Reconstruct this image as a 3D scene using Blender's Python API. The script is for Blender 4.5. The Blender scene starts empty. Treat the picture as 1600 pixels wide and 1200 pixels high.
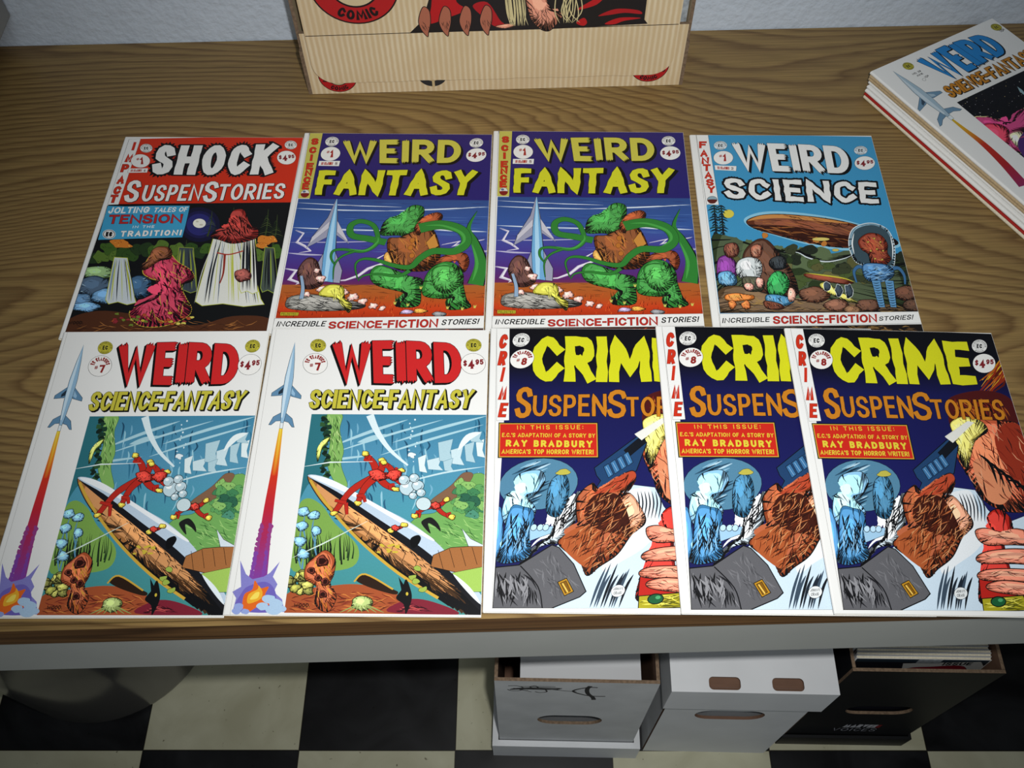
import bpy, bmesh, math, random
from mathutils import Vector, Matrix
from mathutils.geometry import tessellate_polygon, delaunay_2d_cdt

# ------------------------------------------------------------------ camera, light, exposure
scene = bpy.context.scene
COL = scene.collection
T = 0.75                                   # height of the table top above the floor
EYE = Vector((0.0, 0.0, T + 0.7426))

cam_data = bpy.data.cameras.new('camera')
cam = bpy.data.objects.new('camera', cam_data)
COL.objects.link(cam)
cam_data.sensor_width = 36.0
cam_data.lens = 1466.3 / 1600 * 36.0
cam_data.clip_start = 0.01
RIGHT = Vector((0.999885, -0.012823, -0.008099))
UP = Vector((0.015166, 0.845371, 0.533965))
FWD = Vector((0.0, 0.534026, -0.845468))
mw = Matrix((RIGHT, UP, -FWD)).transposed().to_4x4()
mw.translation = EYE
cam.matrix_world = mw
scene.camera = cam

world = bpy.data.worlds.new('world')
scene.world = world
world.use_nodes = True
world.node_tree.nodes['Background'].inputs[0].default_value = (0.80, 0.90, 1.0, 1)
world.node_tree.nodes['Background'].inputs[1].default_value = 0.085

flash = bpy.data.lights.new('camera_flash', 'SPOT')     # the photographer's flash, just above the lens
flash.energy = 36.0
flash.spot_size = math.radians(84)
flash.spot_blend = 1.0
flash.color = (1.0, 0.995, 0.98)
flash.shadow_soft_size = 0.012
flash_ob = bpy.data.objects.new('camera_flash', flash)
flash_ob.matrix_world = Matrix.Translation(EYE + RIGHT * 0.045 + UP * 0.032) @ mw.to_3x3().to_4x4()
COL.objects.link(flash_ob)

tube = bpy.data.lights.new('room_fill_light', 'AREA')  # dim fill for unseen room light, put behind the camera to brighten upright faces
tube.shape = 'RECTANGLE'
tube.size = 1.2
tube.size_y = 0.6
tube.energy = 9.0
tube.color = (0.92, 0.98, 1.0)
room_fill_ob = bpy.data.objects.new('room_fill_light', tube)
room_fill_ob.location = (0.2, -1.5, 2.5)
room_fill_ob.rotation_euler = (math.radians(48), 0, 0)
COL.objects.link(room_fill_ob)

scene.view_settings.view_transform = 'Standard'
scene.view_settings.look = 'None'
scene.view_settings.gamma = 1.0
scene.view_settings.use_curve_mapping = False
scene.view_settings.exposure = 0.0

# ------------------------------------------------------------------ helpers
def lin(c):
    if isinstance(c, str):
        c = c.lstrip('#')
        c = [int(c[i:i + 2], 16) / 255 for i in (0, 2, 4)]
    return tuple((x / 12.92 if x <= 0.04045 else ((x + 0.055) / 1.055) ** 2.4) for x in c)

_mats = {}
def mat(name, col, rough=0.5, spec=0.4, noise=0.0, nscale=40.0, bump=0.0, bscale=80.0, metal=0.0):
    if name in _mats:
        return _mats[name]
    m = bpy.data.materials.new(name)
    m.use_nodes = True
    nt = m.node_tree
    b = nt.nodes['Principled BSDF']
    b.inputs['Roughness'].default_value = rough
    b.inputs['Specular IOR Level'].default_value = spec
    b.inputs['Metallic'].default_value = metal
    c = lin(col)
    b.inputs['Base Color'].default_value = (*c, 1)
    tc = nt.nodes.new('ShaderNodeTexCoord')
    if noise:
        n = nt.nodes.new('ShaderNodeTexNoise')
        n.inputs['Scale'].default_value = nscale
        n.inputs['Detail'].default_value = 5
        nt.links.new(tc.outputs['Object'], n.inputs['Vector'])
        r = nt.nodes.new('ShaderNodeValToRGB')
        r.color_ramp.elements[0].position = 0.3
        r.color_ramp.elements[1].position = 0.7
        r.color_ramp.elements[0].color = (*[x * (1 - noise) for x in c], 1)
        r.color_ramp.elements[1].color = (*[min(1, x * (1 + noise)) for x in c], 1)
        nt.links.new(n.outputs['Fac'], r.inputs['Fac'])
        nt.links.new(r.outputs['Color'], b.inputs['Base Color'])
    if bump:
        n2 = nt.nodes.new('ShaderNodeTexNoise')
        n2.inputs['Scale'].default_value = bscale
        n2.inputs['Detail'].default_value = 4
        nt.links.new(tc.outputs['Object'], n2.inputs['Vector'])
        bp = nt.nodes.new('ShaderNodeBump')
        bp.inputs['Strength'].default_value = bump
        bp.inputs['Distance'].default_value = 0.004
        nt.links.new(n2.outputs['Fac'], bp.inputs['Height'])
        nt.links.new(bp.outputs['Normal'], b.inputs['Normal'])
    _mats[name] = m
    return m

def obj(name, me, parent=None, loc=None, rot=None):
    o = bpy.data.objects.new(name, me)
    COL.objects.link(o)
    if parent is not None:
        o.parent = parent
    if loc is not None:
        o.location = loc
    if rot is not None:
        o.rotation_euler = rot
    return o

def tag(o, label=None, cat=None, group=None, kind=None):
    if label: o['label'] = label
    if cat: o['category'] = cat
    if group: o['group'] = group
    if kind: o['kind'] = kind
    return o

def empty(name, loc=(0, 0, 0), rot=(0, 0, 0)):
    o = bpy.data.objects.new(name, None)
    o.empty_display_size = 0.05
    COL.objects.link(o)
    o.location = loc
    o.rotation_euler = rot
    return o

def copy_tree(o, parent=None):
    c = o.copy()
    COL.objects.link(c)
    if parent is not None:
        c.parent = parent
    for ch in list(o.children):
        copy_tree(ch, c)
    return c

def bm_mesh(bm, name, mats, smooth=False):
    bmesh.ops.recalc_face_normals(bm, faces=bm.faces)
    me = bpy.data.meshes.new(name)
    bm.to_mesh(me)
    bm.free()
    for m in mats:
        me.materials.append(m)
    if smooth:
        for p in me.polygons:
            p.use_smooth = True
    return me

def box_bm(bm, x0, x1, y0, y1, z0, z1, mi=0, bevel=0.0, seg=2):
    vs = [bm.verts.new((x, y, z)) for x in (x0, x1) for y in (y0, y1) for z in (z0, z1)]
    fs = []
    for idx in ((0, 1, 3, 2), (4, 6, 7, 5), (0, 4, 5, 1), (2, 3, 7, 6), (0, 2, 6, 4), (1, 5, 7, 3)):
        f = bm.faces.new([vs[i] for i in idx])
        f.material_index = mi
        fs.append(f)
    if bevel:
        es = set(e for f in fs for e in f.edges)
        bmesh.ops.bevel(bm, geom=list(es), offset=bevel, segments=seg, affect='EDGES', profile=0.5)

def plate(bm, outer, holes, thick, face=0, edge=1, M=None):
    """a flat board with cut-outs; outline in x,y, thickness along +z; M places it"""
    loops = [[Vector((x, y, 0)) for x, y in outer]] + [[Vector((x, y, 0)) for x, y in h] for h in holes]
    tris = tessellate_polygon(loops)
    flat = [v for l in loops for v in l]
    M = M or Matrix()
    lo = [bm.verts.new(M @ v) for v in flat]
    hi = [bm.verts.new(M @ (v + Vector((0, 0, thick)))) for v in flat]
    for t in tris:
        for ring in (lo, hi):
            try:
                bm.faces.new([ring[i] for i in t]).material_index = face
            except ValueError:
                pass
    k = 0
    for l in loops:
        n = len(l)
        for i in range(n):
            a, b = k + i, k + (i + 1) % n
            bm.faces.new((lo[a], lo[b], hi[b], hi[a])).material_index = edge
        k += n

def rrect(x0, x1, y0, y1, r, n=5, corners=(1, 1, 1, 1)):
    pts = []
    cs = [(x1 - r, y1 - r, 0), (x0 + r, y1 - r, 90), (x0 + r, y0 + r, 180), (x1 - r, y0 + r, 270)]
    full = [(x1, y1), (x0, y1), (x0, y0), (x1, y0)]
    for k, (cx, cy, a0) in enumerate(cs):
        if corners[k]:
            for i in range(n + 1):
                a = math.radians(a0 + 90 * i / n)
                pts.append((cx + r * math.cos(a), cy + r * math.sin(a)))
        else:
            pts.append(full[k])
    return pts

# ------------------------------------------------------------------ materials with structure
def ink_material():
    m = bpy.data.materials.new('printed_glossy_paper')
    m.use_nodes = True
    nt = m.node_tree
    b = nt.nodes['Principled BSDF']
    a = nt.nodes.new('ShaderNodeAttribute')
    a.attribute_name = 'ink'
    tc = nt.nodes.new('ShaderNodeTexCoord')
    n = nt.nodes.new('ShaderNodeTexNoise')
    n.inputs['Scale'].default_value = 900
    nt.links.new(tc.outputs['Object'], n.inputs['Vector'])
    mr = nt.nodes.new('ShaderNodeMapRange')
    mr.inputs['To Min'].default_value = 0.90
    mr.inputs['To Max'].default_value = 1.10
    nt.links.new(n.outputs['Fac'], mr.inputs['Value'])
    mx = nt.nodes.new('ShaderNodeVectorMath')
    mx.operation = 'SCALE'
    nt.links.new(a.outputs['Color'], mx.inputs[0])
    nt.links.new(mr.outputs['Result'], mx.inputs['Scale'])
    nt.links.new(mx.outputs['Vector'], b.inputs['Base Color'])
    b.inputs['Roughness'].default_value = 0.38
    b.inputs['Specular IOR Level'].default_value = 0.3
    return m
INK = ink_material()

def wood_material(name, c0, c1, c2, rings=26.0, along=1.3, across=5.0, grain=0.0):
    m = bpy.data.materials.new(name)
    m.use_nodes = True
    nt = m.node_tree
    N, L = nt.nodes, nt.links
    b = N['Principled BSDF']
    tc = N.new('ShaderNodeTexCoord')
    mp = N.new('ShaderNodeMapping')
    mp.inputs['Scale'].default_value = (along, across, across)
    mp.inputs['Location'].default_value = (3.1, 1.7, 0.2)
    L.new(tc.outputs['Object'], mp.inputs['Vector'])
    n1 = N.new('ShaderNodeTexNoise')                      # slow field whose contours are the growth rings
    n1.inputs['Scale'].default_value = 1.0
    n1.inputs['Detail'].default_value = 1.2
    n1.inputs['Roughness'].default_value = 0.45
    L.new(mp.outputs['Vector'], n1.inputs['Vector'])
    mp3 = N.new('ShaderNodeMapping')
    mp3.inputs['Scale'].default_value = (9, 60, 60)
    L.new(tc.outputs['Object'], mp3.inputs['Vector'])
    n3 = N.new('ShaderNodeTexNoise')
    n3.inputs['Scale'].default_value = 1.0
    n3.inputs['Detail'].default_value = 3
    L.new(mp3.outputs['Vector'], n3.inputs['Vector'])
    ad = N.new('ShaderNodeMath'); ad.operation = 'MULTIPLY_ADD'
    L.new(n3.outputs['Fac'], ad.inputs[0]); ad.inputs[1].default_value = 0.014
    L.new(n1.outputs['Fac'], ad.inputs[2])
    mu = N.new('ShaderNodeMath'); mu.operation = 'MULTIPLY'; mu.inputs[1].default_value = rings
    L.new(ad.outputs[0], mu.inputs[0])
    fr = N.new('ShaderNodeMath'); fr.operation = 'FRACT'
    sx = N.new('ShaderNodeSeparateXYZ')
    L.new(tc.outputs['Object'], sx.inputs[0])
    gy = N.new('ShaderNodeMath'); gy.operation = 'MULTIPLY_ADD'; gy.inputs[1].default_value = grain
    L.new(sx.outputs['Y'], gy.inputs[0])
    L.new(mu.outputs[0], gy.inputs[2])
    L.new(gy.outputs[0], fr.inputs[0])
    rp = N.new('ShaderNodeValToRGB')
    e = rp.color_ramp.elements
    e[0].position = 0.0; e[0].color = (*lin(c0), 1)
    e[1].position = 1.0; e[1].color = (*lin(c0), 1)
    for pos, c in ((0.45, c1), (0.78, c2), (0.9, c1)):
        x = e.new(pos); x.color = (*lin(c), 1)
    L.new(fr.outputs[0], rp.inputs['Fac'])
    mp2 = N.new('ShaderNodeMapping')                      # pores: very long thin streaks
    mp2.inputs['Scale'].default_value = (14, 420, 420)
    L.new(tc.outputs['Object'], mp2.inputs['Vector'])
    n2 = N.new('ShaderNodeTexNoise')
    n2.inputs['Scale'].default_value = 1.0
    n2.inputs['Detail'].default_value = 3
    L.new(mp2.outputs['Vector'], n2.inputs['Vector'])
    mr = N.new('ShaderNodeMapRange')
    mr.inputs['From Min'].default_value = 0.3
    mr.inputs['From Max'].default_value = 0.7
    mr.inputs['To Min'].default_value = 0.72
    mr.inputs['To Max'].default_value = 1.14
    L.new(n2.outputs['Fac'], mr.inputs['Value'])
    sc = N.new('ShaderNodeVectorMath'); sc.operation = 'SCALE'
    L.new(rp.outputs['Color'], sc.inputs[0]); L.new(mr.outputs['Result'], sc.inputs['Scale'])
    L.new(sc.outputs['Vector'], b.inputs['Base Color'])
    b.inputs['Roughness'].default_value = 0.42
    b.inputs['Specular IOR Level'].default_value = 0.3
    return m

def tile_material(size, ox, oy, rot):
    m = bpy.data.materials.new('checkered_floor_tile')
    m.use_nodes = True
    nt = m.node_tree
    N, L = nt.nodes, nt.links
    b = N['Principled BSDF']
    tc = N.new('ShaderNodeTexCoord')
    mp = N.new('ShaderNodeMapping')
    mp.inputs['Location'].default_value = (ox, oy, 0.1)
    mp.inputs['Rotation'].default_value = (0, 0, rot)
    L.new(tc.outputs['Object'], mp.inputs['Vector'])
    ck = N.new('ShaderNodeTexChecker')
    ck.inputs['Scale'].default_value = 1.0 / size
    L.new(mp.outputs['Vector'], ck.inputs['Vector'])
    n = N.new('ShaderNodeTexNoise')
    n.inputs['Scale'].default_value = 9
    n.inputs['Detail'].default_value = 8
    n.inputs['Distortion'].default_value = 1.2
    L.new(tc.outputs['Object'], n.inputs['Vector'])
    r1 = N.new('ShaderNodeValToRGB')
    r1.color_ramp.elements[0].position = 0.3
    r1.color_ramp.elements[0].color = (*lin('#a9a68c'), 1)
    r1.color_ramp.elements[1].position = 0.7
    r1.color_ramp.elements[1].color = (*lin('#bdbba2'), 1)
    L.new(n.outputs['Fac'], r1.inputs['Fac'])
    r2 = N.new('ShaderNodeValToRGB')
    r2.color_ramp.elements[0].position = 0.35
    r2.color_ramp.elements[0].color = (*lin('#0b0b0d'), 1)
    r2.color_ramp.elements[1].position = 0.9
    r2.color_ramp.elements[1].color = (*lin('#2a2b2d'), 1)
    L.new(n.outputs['Fac'], r2.inputs['Fac'])
    mx = N.new('ShaderNodeMix'); mx.data_type = 'RGBA'
    L.new(ck.outputs['Fac'], mx.inputs['Factor'])
    L.new(r1.outputs['Color'], mx.inputs['A'])
    L.new(r2.outputs['Color'], mx.inputs['B'])
    # dark joints between tiles
    br = N.new('ShaderNodeTexBrick')
    br.offset = 0.0
    br.squash = 1.0
    br.inputs['Scale'].default_value = 1.0 / size
    br.inputs['Brick Width'].default_value = 1.0
    br.inputs['Row Height'].default_value = 1.0
    br.inputs['Mortar Size'].default_value = 0.004
    br.inputs['Color1'].default_value = (1, 1, 1, 1)
    br.inputs['Color2'].default_value = (1, 1, 1, 1)
    br.inputs['Mortar'].default_value = (0.12, 0.11, 0.10, 1)
    L.new(mp.outputs['Vector'], br.inputs['Vector'])
    ml = N.new('ShaderNodeMix'); ml.data_type = 'RGBA'; ml.blend_type = 'MULTIPLY'
    ml.inputs['Factor'].default_value = 1.0
    L.new(mx.outputs['Result'], ml.inputs['A'])
    L.new(br.outputs['Color'], ml.inputs['B'])
    # scuffs and specks
    n2 = N.new('ShaderNodeTexNoise')
    n2.inputs['Scale'].default_value = 120
    n2.inputs['Detail'].default_value = 2
    L.new(tc.outputs['Object'], n2.inputs['Vector'])
    r3 = N.new('ShaderNodeValToRGB')
    r3.color_ramp.elements[0].position = 0.24
    r3.color_ramp.elements[0].color = (0.35, 0.33, 0.3, 1)
    r3.color_ramp.elements[1].position = 0.30
    r3.color_ramp.elements[1].color = (1, 1, 1, 1)
    L.new(n2.outputs['Fac'], r3.inputs['Fac'])
    m2 = N.new('ShaderNodeMix'); m2.data_type = 'RGBA'; m2.blend_type = 'MULTIPLY'
    m2.inputs['Factor'].default_value = 1.0
    L.new(ml.outputs['Result'], m2.inputs['A'])
    L.new(r3.outputs['Color'], m2.inputs['B'])
    L.new(m2.outputs['Result'], b.inputs['Base Color'])
    b.inputs['Roughness'].default_value = 0.35
    b.inputs['Specular IOR Level'].default_value = 0.35
    return m

def kraft_material(name, c, c2, scale):
    m = bpy.data.materials.new(name)                       # corrugated board with faint vertical flutes
    m.use_nodes = True
    nt = m.node_tree
    N, L = nt.nodes, nt.links
    b = N['Principled BSDF']
    tc = N.new('ShaderNodeTexCoord')
    w = N.new('ShaderNodeTexWave')
    w.bands_direction = 'X'
    w.inputs['Scale'].default_value = scale
    w.inputs['Distortion'].default_value = 0.5
    w.inputs['Detail'].default_value = 1
    w.inputs['Detail Scale'].default_value = 2
    L.new(tc.outputs['Object'], w.inputs['Vector'])
    n = N.new('ShaderNodeTexNoise')
    n.inputs['Scale'].default_value = 14
    n.inputs['Detail'].default_value = 4
    L.new(tc.outputs['Object'], n.inputs['Vector'])
    mu = N.new('ShaderNodeMath'); mu.operation = 'MULTIPLY'
    L.new(w.outputs['Fac'], mu.inputs[0]); L.new(n.outputs['Fac'], mu.inputs[1])
    r = N.new('ShaderNodeValToRGB')
    r.color_ramp.elements[0].position = 0.10
    r.color_ramp.elements[0].color = (*lin(c), 1)
    r.color_ramp.elements[1].position = 0.62
    r.color_ramp.elements[1].color = (*lin(c2), 1)
    L.new(mu.outputs[0], r.inputs['Fac'])
    L.new(r.outputs['Color'], b.inputs['Base Color'])
    b.inputs['Roughness'].default_value = 0.6
    b.inputs['Specular IOR Level'].default_value = 0.25
    return m

WHITE_PAPER = mat('white_cover_stock', '#e6e6e3', 0.4, 0.3)
PAGES = mat('cream_page_edges', '#d9d0b8', 0.8, 0.1, 0.12, 600)
TAN_PAGES = mat('tan_page_edges', '#b7a17e', 0.85, 0.1, 0.15, 500)
WOOD = wood_material('oak_laminate', '#907648', '#886e44', '#6c5332', 74.0, 0.75, 3.2, 85.0)
WOOD_EDGE = wood_material('oak_laminate_edge', '#7d5a36', '#6d4c2d', '#4f3520', 14.0, 0.8, 26.0)
GREY_METAL = mat('grey_enamel', '#b3b5b0', 0.45, 0.4, 0.05, 8)
WALL_PAINT = mat('white_textured_wall', '#c3cdd9', 0.75, 0.2, 0.03, 30, 0.55, 110)
KRAFT = kraft_material('kraft_corrugated_board', '#c8b08a', '#d9c8a8', 52)
KRAFT_PLAIN = mat('kraft_board_plain', '#bfa37b', 0.7, 0.2, 0.06, 30)
KRAFT_RAW = mat('raw_corrugated_edge', '#756250', 0.9, 0.1, 0.3, 300)
WHITE_BOARD = mat('white_carton_board', '#d4d6d8', 0.6, 0.25, 0.05, 12)
GREY_BOARD = mat('worn_grey_white_board', '#c6c8c9', 0.65, 0.25, 0.09, 16)
BROWN_LINER = mat('brown_board_liner', '#6b5142', 0.8, 0.15, 0.1, 30)
BLACK_BOARD = mat('black_carton_board', '#0e0f11', 0.5, 0.3, 0.2, 14)
SHEET = mat('white_backing_sheet', '#c6c8ca', 0.5, 0.3)
PURPLE = mat('purple_board', '#3a2c6a', 0.5, 0.3)
RED_EDGE = mat('red_cover_stock', '#a3231d', 0.45, 0.3)
BIN_GREY = mat('glossy_grey_plastic', '#4a4845', 0.16, 0.5)
PALE = mat('pale_grey_plastic', '#8b8b88', 0.5, 0.3, 0.04, 20)
SILVER = mat('silver_tape', '#9aa0a4', 0.3, 0.5, 0.3, 200)

# ------------------------------------------------------------------ lettering: a stroke alphabet
def arc(cx, cy, rx, ry, a0, a1, n=8):
    return [(cx + rx * math.cos(math.radians(a0 + (a1 - a0) * i / n)),
             cy + ry * math.sin(math.radians(a0 + (a1 - a0) * i / n))) for i in range(n + 1)]

S_CURVE = [(0.97, 0.2), (0.86, 0.06), (0.62, 0), (0.38, 0), (0.12, 0.07), (0.0, 0.22), (0.08, 0.38), (0.34, 0.46),
           (0.66, 0.54), (0.92, 0.63), (1.0, 0.79), (0.88, 0.94), (0.62, 1), (0.36, 1), (0.12, 0.94), (0.0, 0.8)]
GLYPH = {
    'A': (1.05, [[(0, 1), (0.5, 0), (1, 1)], [(0.22, 0.68), (0.78, 0.68)]]),
    'B': (0.9, [[(0, 0.47), (0.6, 0.47)] + arc(0.6, 0.735, 0.4, 0.265, -90, 90) + [(0, 1), (0, 0), (0.55, 0)]
                + arc(0.55, 0.235, 0.38, 0.235, -90, 90) + [(0, 0.47)]]),
    'C': (0.95, [[(1, 0.24)] + arc(0.5, 0.5, 0.5, 0.5, -40, -320, 16) + [(1, 0.76)]]),
    'D': (1.0, [[(0, 0), (0.4, 0)] + arc(0.4, 0.5, 0.6, 0.5, -90, 90, 12) + [(0, 1), (0, 0)]]),
    'E': (0.82, [[(1, 0), (0, 0), (0, 1), (1, 1)], [(0, 0.48), (0.82, 0.48)]]),
    'F': (0.8, [[(1, 0), (0, 0), (0, 1)], [(0, 0.48), (0.8, 0.48)]]),
    'G': (1.0, [[(1, 0.24)] + arc(0.5, 0.5, 0.5, 0.5, -40, -340, 16) + [(1, 0.55), (0.6, 0.55)]]),
    'H': (1.0, [[(0, 0), (0, 1)], [(1, 0), (1, 1)], [(0, 0.5), (1, 0.5)]]),
    'I': (0.30, [[(0.5, 0), (0.5, 1)]]),
    'J': (0.8, [[(0.9, 0), (0.9, 0.65)] + arc(0.45, 0.7, 0.45, 0.3, 0, 180, 8)]),
    'K': (1.0, [[(0, 0), (0, 1)], [(1, 0), (0.08, 0.56)], [(0.35, 0.42), (1, 1)]]),
    'L': (0.8, [[(0, 0), (0, 1), (1, 1)]]),
    'M': (1.3, [[(0, 1), (0.06, 0), (0.5, 0.8), (0.94, 0), (1, 1)]]),
    'N': (1.05, [[(0, 1), (0, 0), (1, 1), (1, 0)]]),
    'O': (1.05, [arc(0.5, 0.5, 0.5, 0.5, 0, 360, 18)]),
    'P': (0.88, [[(0, 1), (0, 0), (0.55, 0)] + arc(0.55, 0.28, 0.45, 0.28, -90, 90) + [(0, 0.56)]]),
    'Q': (1.05, [arc(0.5, 0.5, 0.5, 0.5, 0, 360, 18), [(0.6, 0.7), (1, 1)]]),
    'R': (0.95, [[(0, 1), (0, 0), (0.55, 0)] + arc(0.55, 0.27, 0.43, 0.27, -90, 90) + [(0, 0.54)], [(0.45, 0.54), (1, 1)]]),
    'S': (0.9, [S_CURVE]),
    'T': (0.95, [[(0, 0), (1, 0)], [(0.5, 0), (0.5, 1)]]),
    'U': (0.98, [[(0, 0), (0, 0.6)] + arc(0.5, 0.62, 0.5, 0.38, 180, 0, 10) + [(1, 0)]]),
    'V': (1.0, [[(0, 0), (0.5, 1), (1, 0)]]),
    'W': (1.4, [[(0, 0), (0.27, 1), (0.5, 0.15), (0.73, 1), (1, 0)]]),
    'X': (1.0, [[(0, 0), (1, 1)], [(1, 0), (0, 1)]]),
    'Y': (1.0, [[(0, 0), (0.5, 0.5), (1, 0)], [(0.5, 0.5), (0.5, 1)]]),
    'Z': (0.9, [[(0, 0), (1, 0), (0, 1), (1, 1)]]),
    '0': (0.85, [arc(0.5, 0.5, 0.5, 0.5, 0, 360, 16)]),
    '1': (0.5, [[(0.1, 0.2), (0.6, 0), (0.6, 1)]]),
    '2': (0.85, [[(0, 0.25)] + arc(0.5, 0.28, 0.48, 0.28, 190, 380, 8) + [(0, 1), (1, 1)]]),
    '4': (0.95, [[(0.72, 1), (0.72, 0), (0, 0.68), (1, 0.68)]]),
    '5': (0.85, [[(0.92, 0), (0.1, 0), (0.06, 0.44)] + arc(0.5, 0.68, 0.5, 0.32, 230, 510, 12)]),
    '7': (0.85, [[(0, 0), (1, 0), (0.38, 1)]]),
    '8': (0.85, [arc(0.5, 0.24, 0.42, 0.24, 90, 450, 12), arc(0.5, 0.74, 0.5, 0.26, 270, 630, 12)]),
    '9': (0.85, [arc(0.5, 0.3, 0.5, 0.3, 0, 360, 12), [(1, 0.3), (0.9, 0.75), (0.5, 1), (0.12, 0.9)]]),
    '#': (0.9, [[(0.35, 0), (0.2, 1)], [(0.8, 0), (0.65, 1)], [(0, 0.32), (1, 0.32)], [(0, 0.7), (1, 0.7)]]),
    '$': (0.8, [S_CURVE, [(0.5, -0.12), (0.5, 1.12)]]),
    '!': (0.3, [[(0.5, 0), (0.5, 0.66)], [(0.5, 0.92), (0.5, 1)]]),
    '.': (0.25, [[(0.5, 0.94), (0.5, 1)]]),
    ':': (0.25, [[(0.5, 0.25), (0.5, 0.3)], [(0.5, 0.8), (0.5, 0.85)]]),
    "'": (0.2, [[(0.5, 0), (0.5, 0.22)]]),
    '-': (0.5, [[(0, 0.5), (1, 0.5)]]),
    '&': (0.95, [[(1, 1), (0.2, 0.25), (0.35, 0), (0.6, 0.15), (0.05, 0.7), (0.35, 1), (0.95, 0.55)]]),
    'c': (0.5, [[(0.9, 0.15), (0.3, 0.05), (0.0, 0.3), (0.3, 0.55), (0.9, 0.48)], [(0.5, -0.08), (0.5, 0.68)]]),
}

def catmull(pts, closed=True, n=5):
    out = []
    m = len(pts)
    rng = range(m) if closed else range(m - 1)
    for i in rng:
        if closed:
            p0, p1, p2, p3 = pts[(i - 1) % m], pts[i], pts[(i + 1) % m], pts[(i + 2) % m]
        else:
            p0, p1, p2, p3 = pts[max(i - 1, 0)], pts[i], pts[i + 1], pts[min(i + 2, m - 1)]
        for k in range(n):
            t = k / n
            out.append(tuple(0.5 * (2 * p1[d] + (p2[d] - p0[d]) * t + (2 * p0[d] - 5 * p1[d] + 4 * p2[d] - p3[d]) * t * t
                                    + (3 * p1[d] - p0[d] - 3 * p2[d] + p3[d]) * t ** 3) for d in (0, 1)))
    if not closed:
        out.append(tuple(pts[-1]))
    return out

def densify(pl, step):
    out = [pl[0]]
    for a, b in zip(pl, pl[1:]):
        d = math.hypot(b[0] - a[0], b[1] - a[1])
        k = max(1, int(round(d / step)))
        for i in range(1, k + 1):
            out.append((a[0] + (b[0] - a[0]) * i / k, a[1] + (b[1] - a[1]) * i / k))
    return out

def strip(pl, hw, closed=False, cap=0.0, limit=1.6):
    """left and right borders of a polyline with mitred corners; hw is a number or a list of (left, right)"""
    n = len(pl)
    if not closed and cap and n > 1:
        def ext(p, q):
            d = math.hypot(p[0] - q[0], p[1] - q[1]) or 1
            return (p[0] + (p[0] - q[0]) / d * cap, p[1] + (p[1] - q[1]) / d * cap)
        pl = [ext(pl[0], pl[1])] + list(pl[1:-1]) + [ext(pl[-1], pl[-2])]
    A, B = [], []
    for i in range(n):
        p = pl[i]
        if closed:
            a, b = pl[(i - 1) % n], pl[(i + 1) % n]
        else:
            a, b = pl[max(i - 1, 0)], pl[min(i + 1, n - 1)]
        d1 = (p[0] - a[0], p[1] - a[1]); d2 = (b[0] - p[0], b[1] - p[1])
        l1 = math.hypot(*d1); l2 = math.hypot(*d2)
        if l1 < 1e-9: d1, l1 = d2, l2
        if l2 < 1e-9: d2, l2 = d1, l1
        n1 = (-d1[1] / l1, d1[0] / l1) if l1 else (0, 1)
        n2 = (-d2[1] / l2, d2[0] / l2) if l2 else n1
        k = 1 + n1[0] * n2[0] + n1[1] * n2[1]
        s = 1 / max(k, 0.25)
        m = ((n1[0] + n2[0]) * s, (n1[1] + n2[1]) * s)
        ml = math.hypot(*m)
        if ml > limit:
            m = (m[0] * limit / ml, m[1] * limit / ml)
        wl, wr = hw[i] if isinstance(hw, list) else (hw, hw)
        A.append((p[0] + m[0] * wl, p[1] + m[1] * wl))
        B.append((p[0] - m[0] * wr, p[1] - m[1] * wr))
    return A, B

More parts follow.
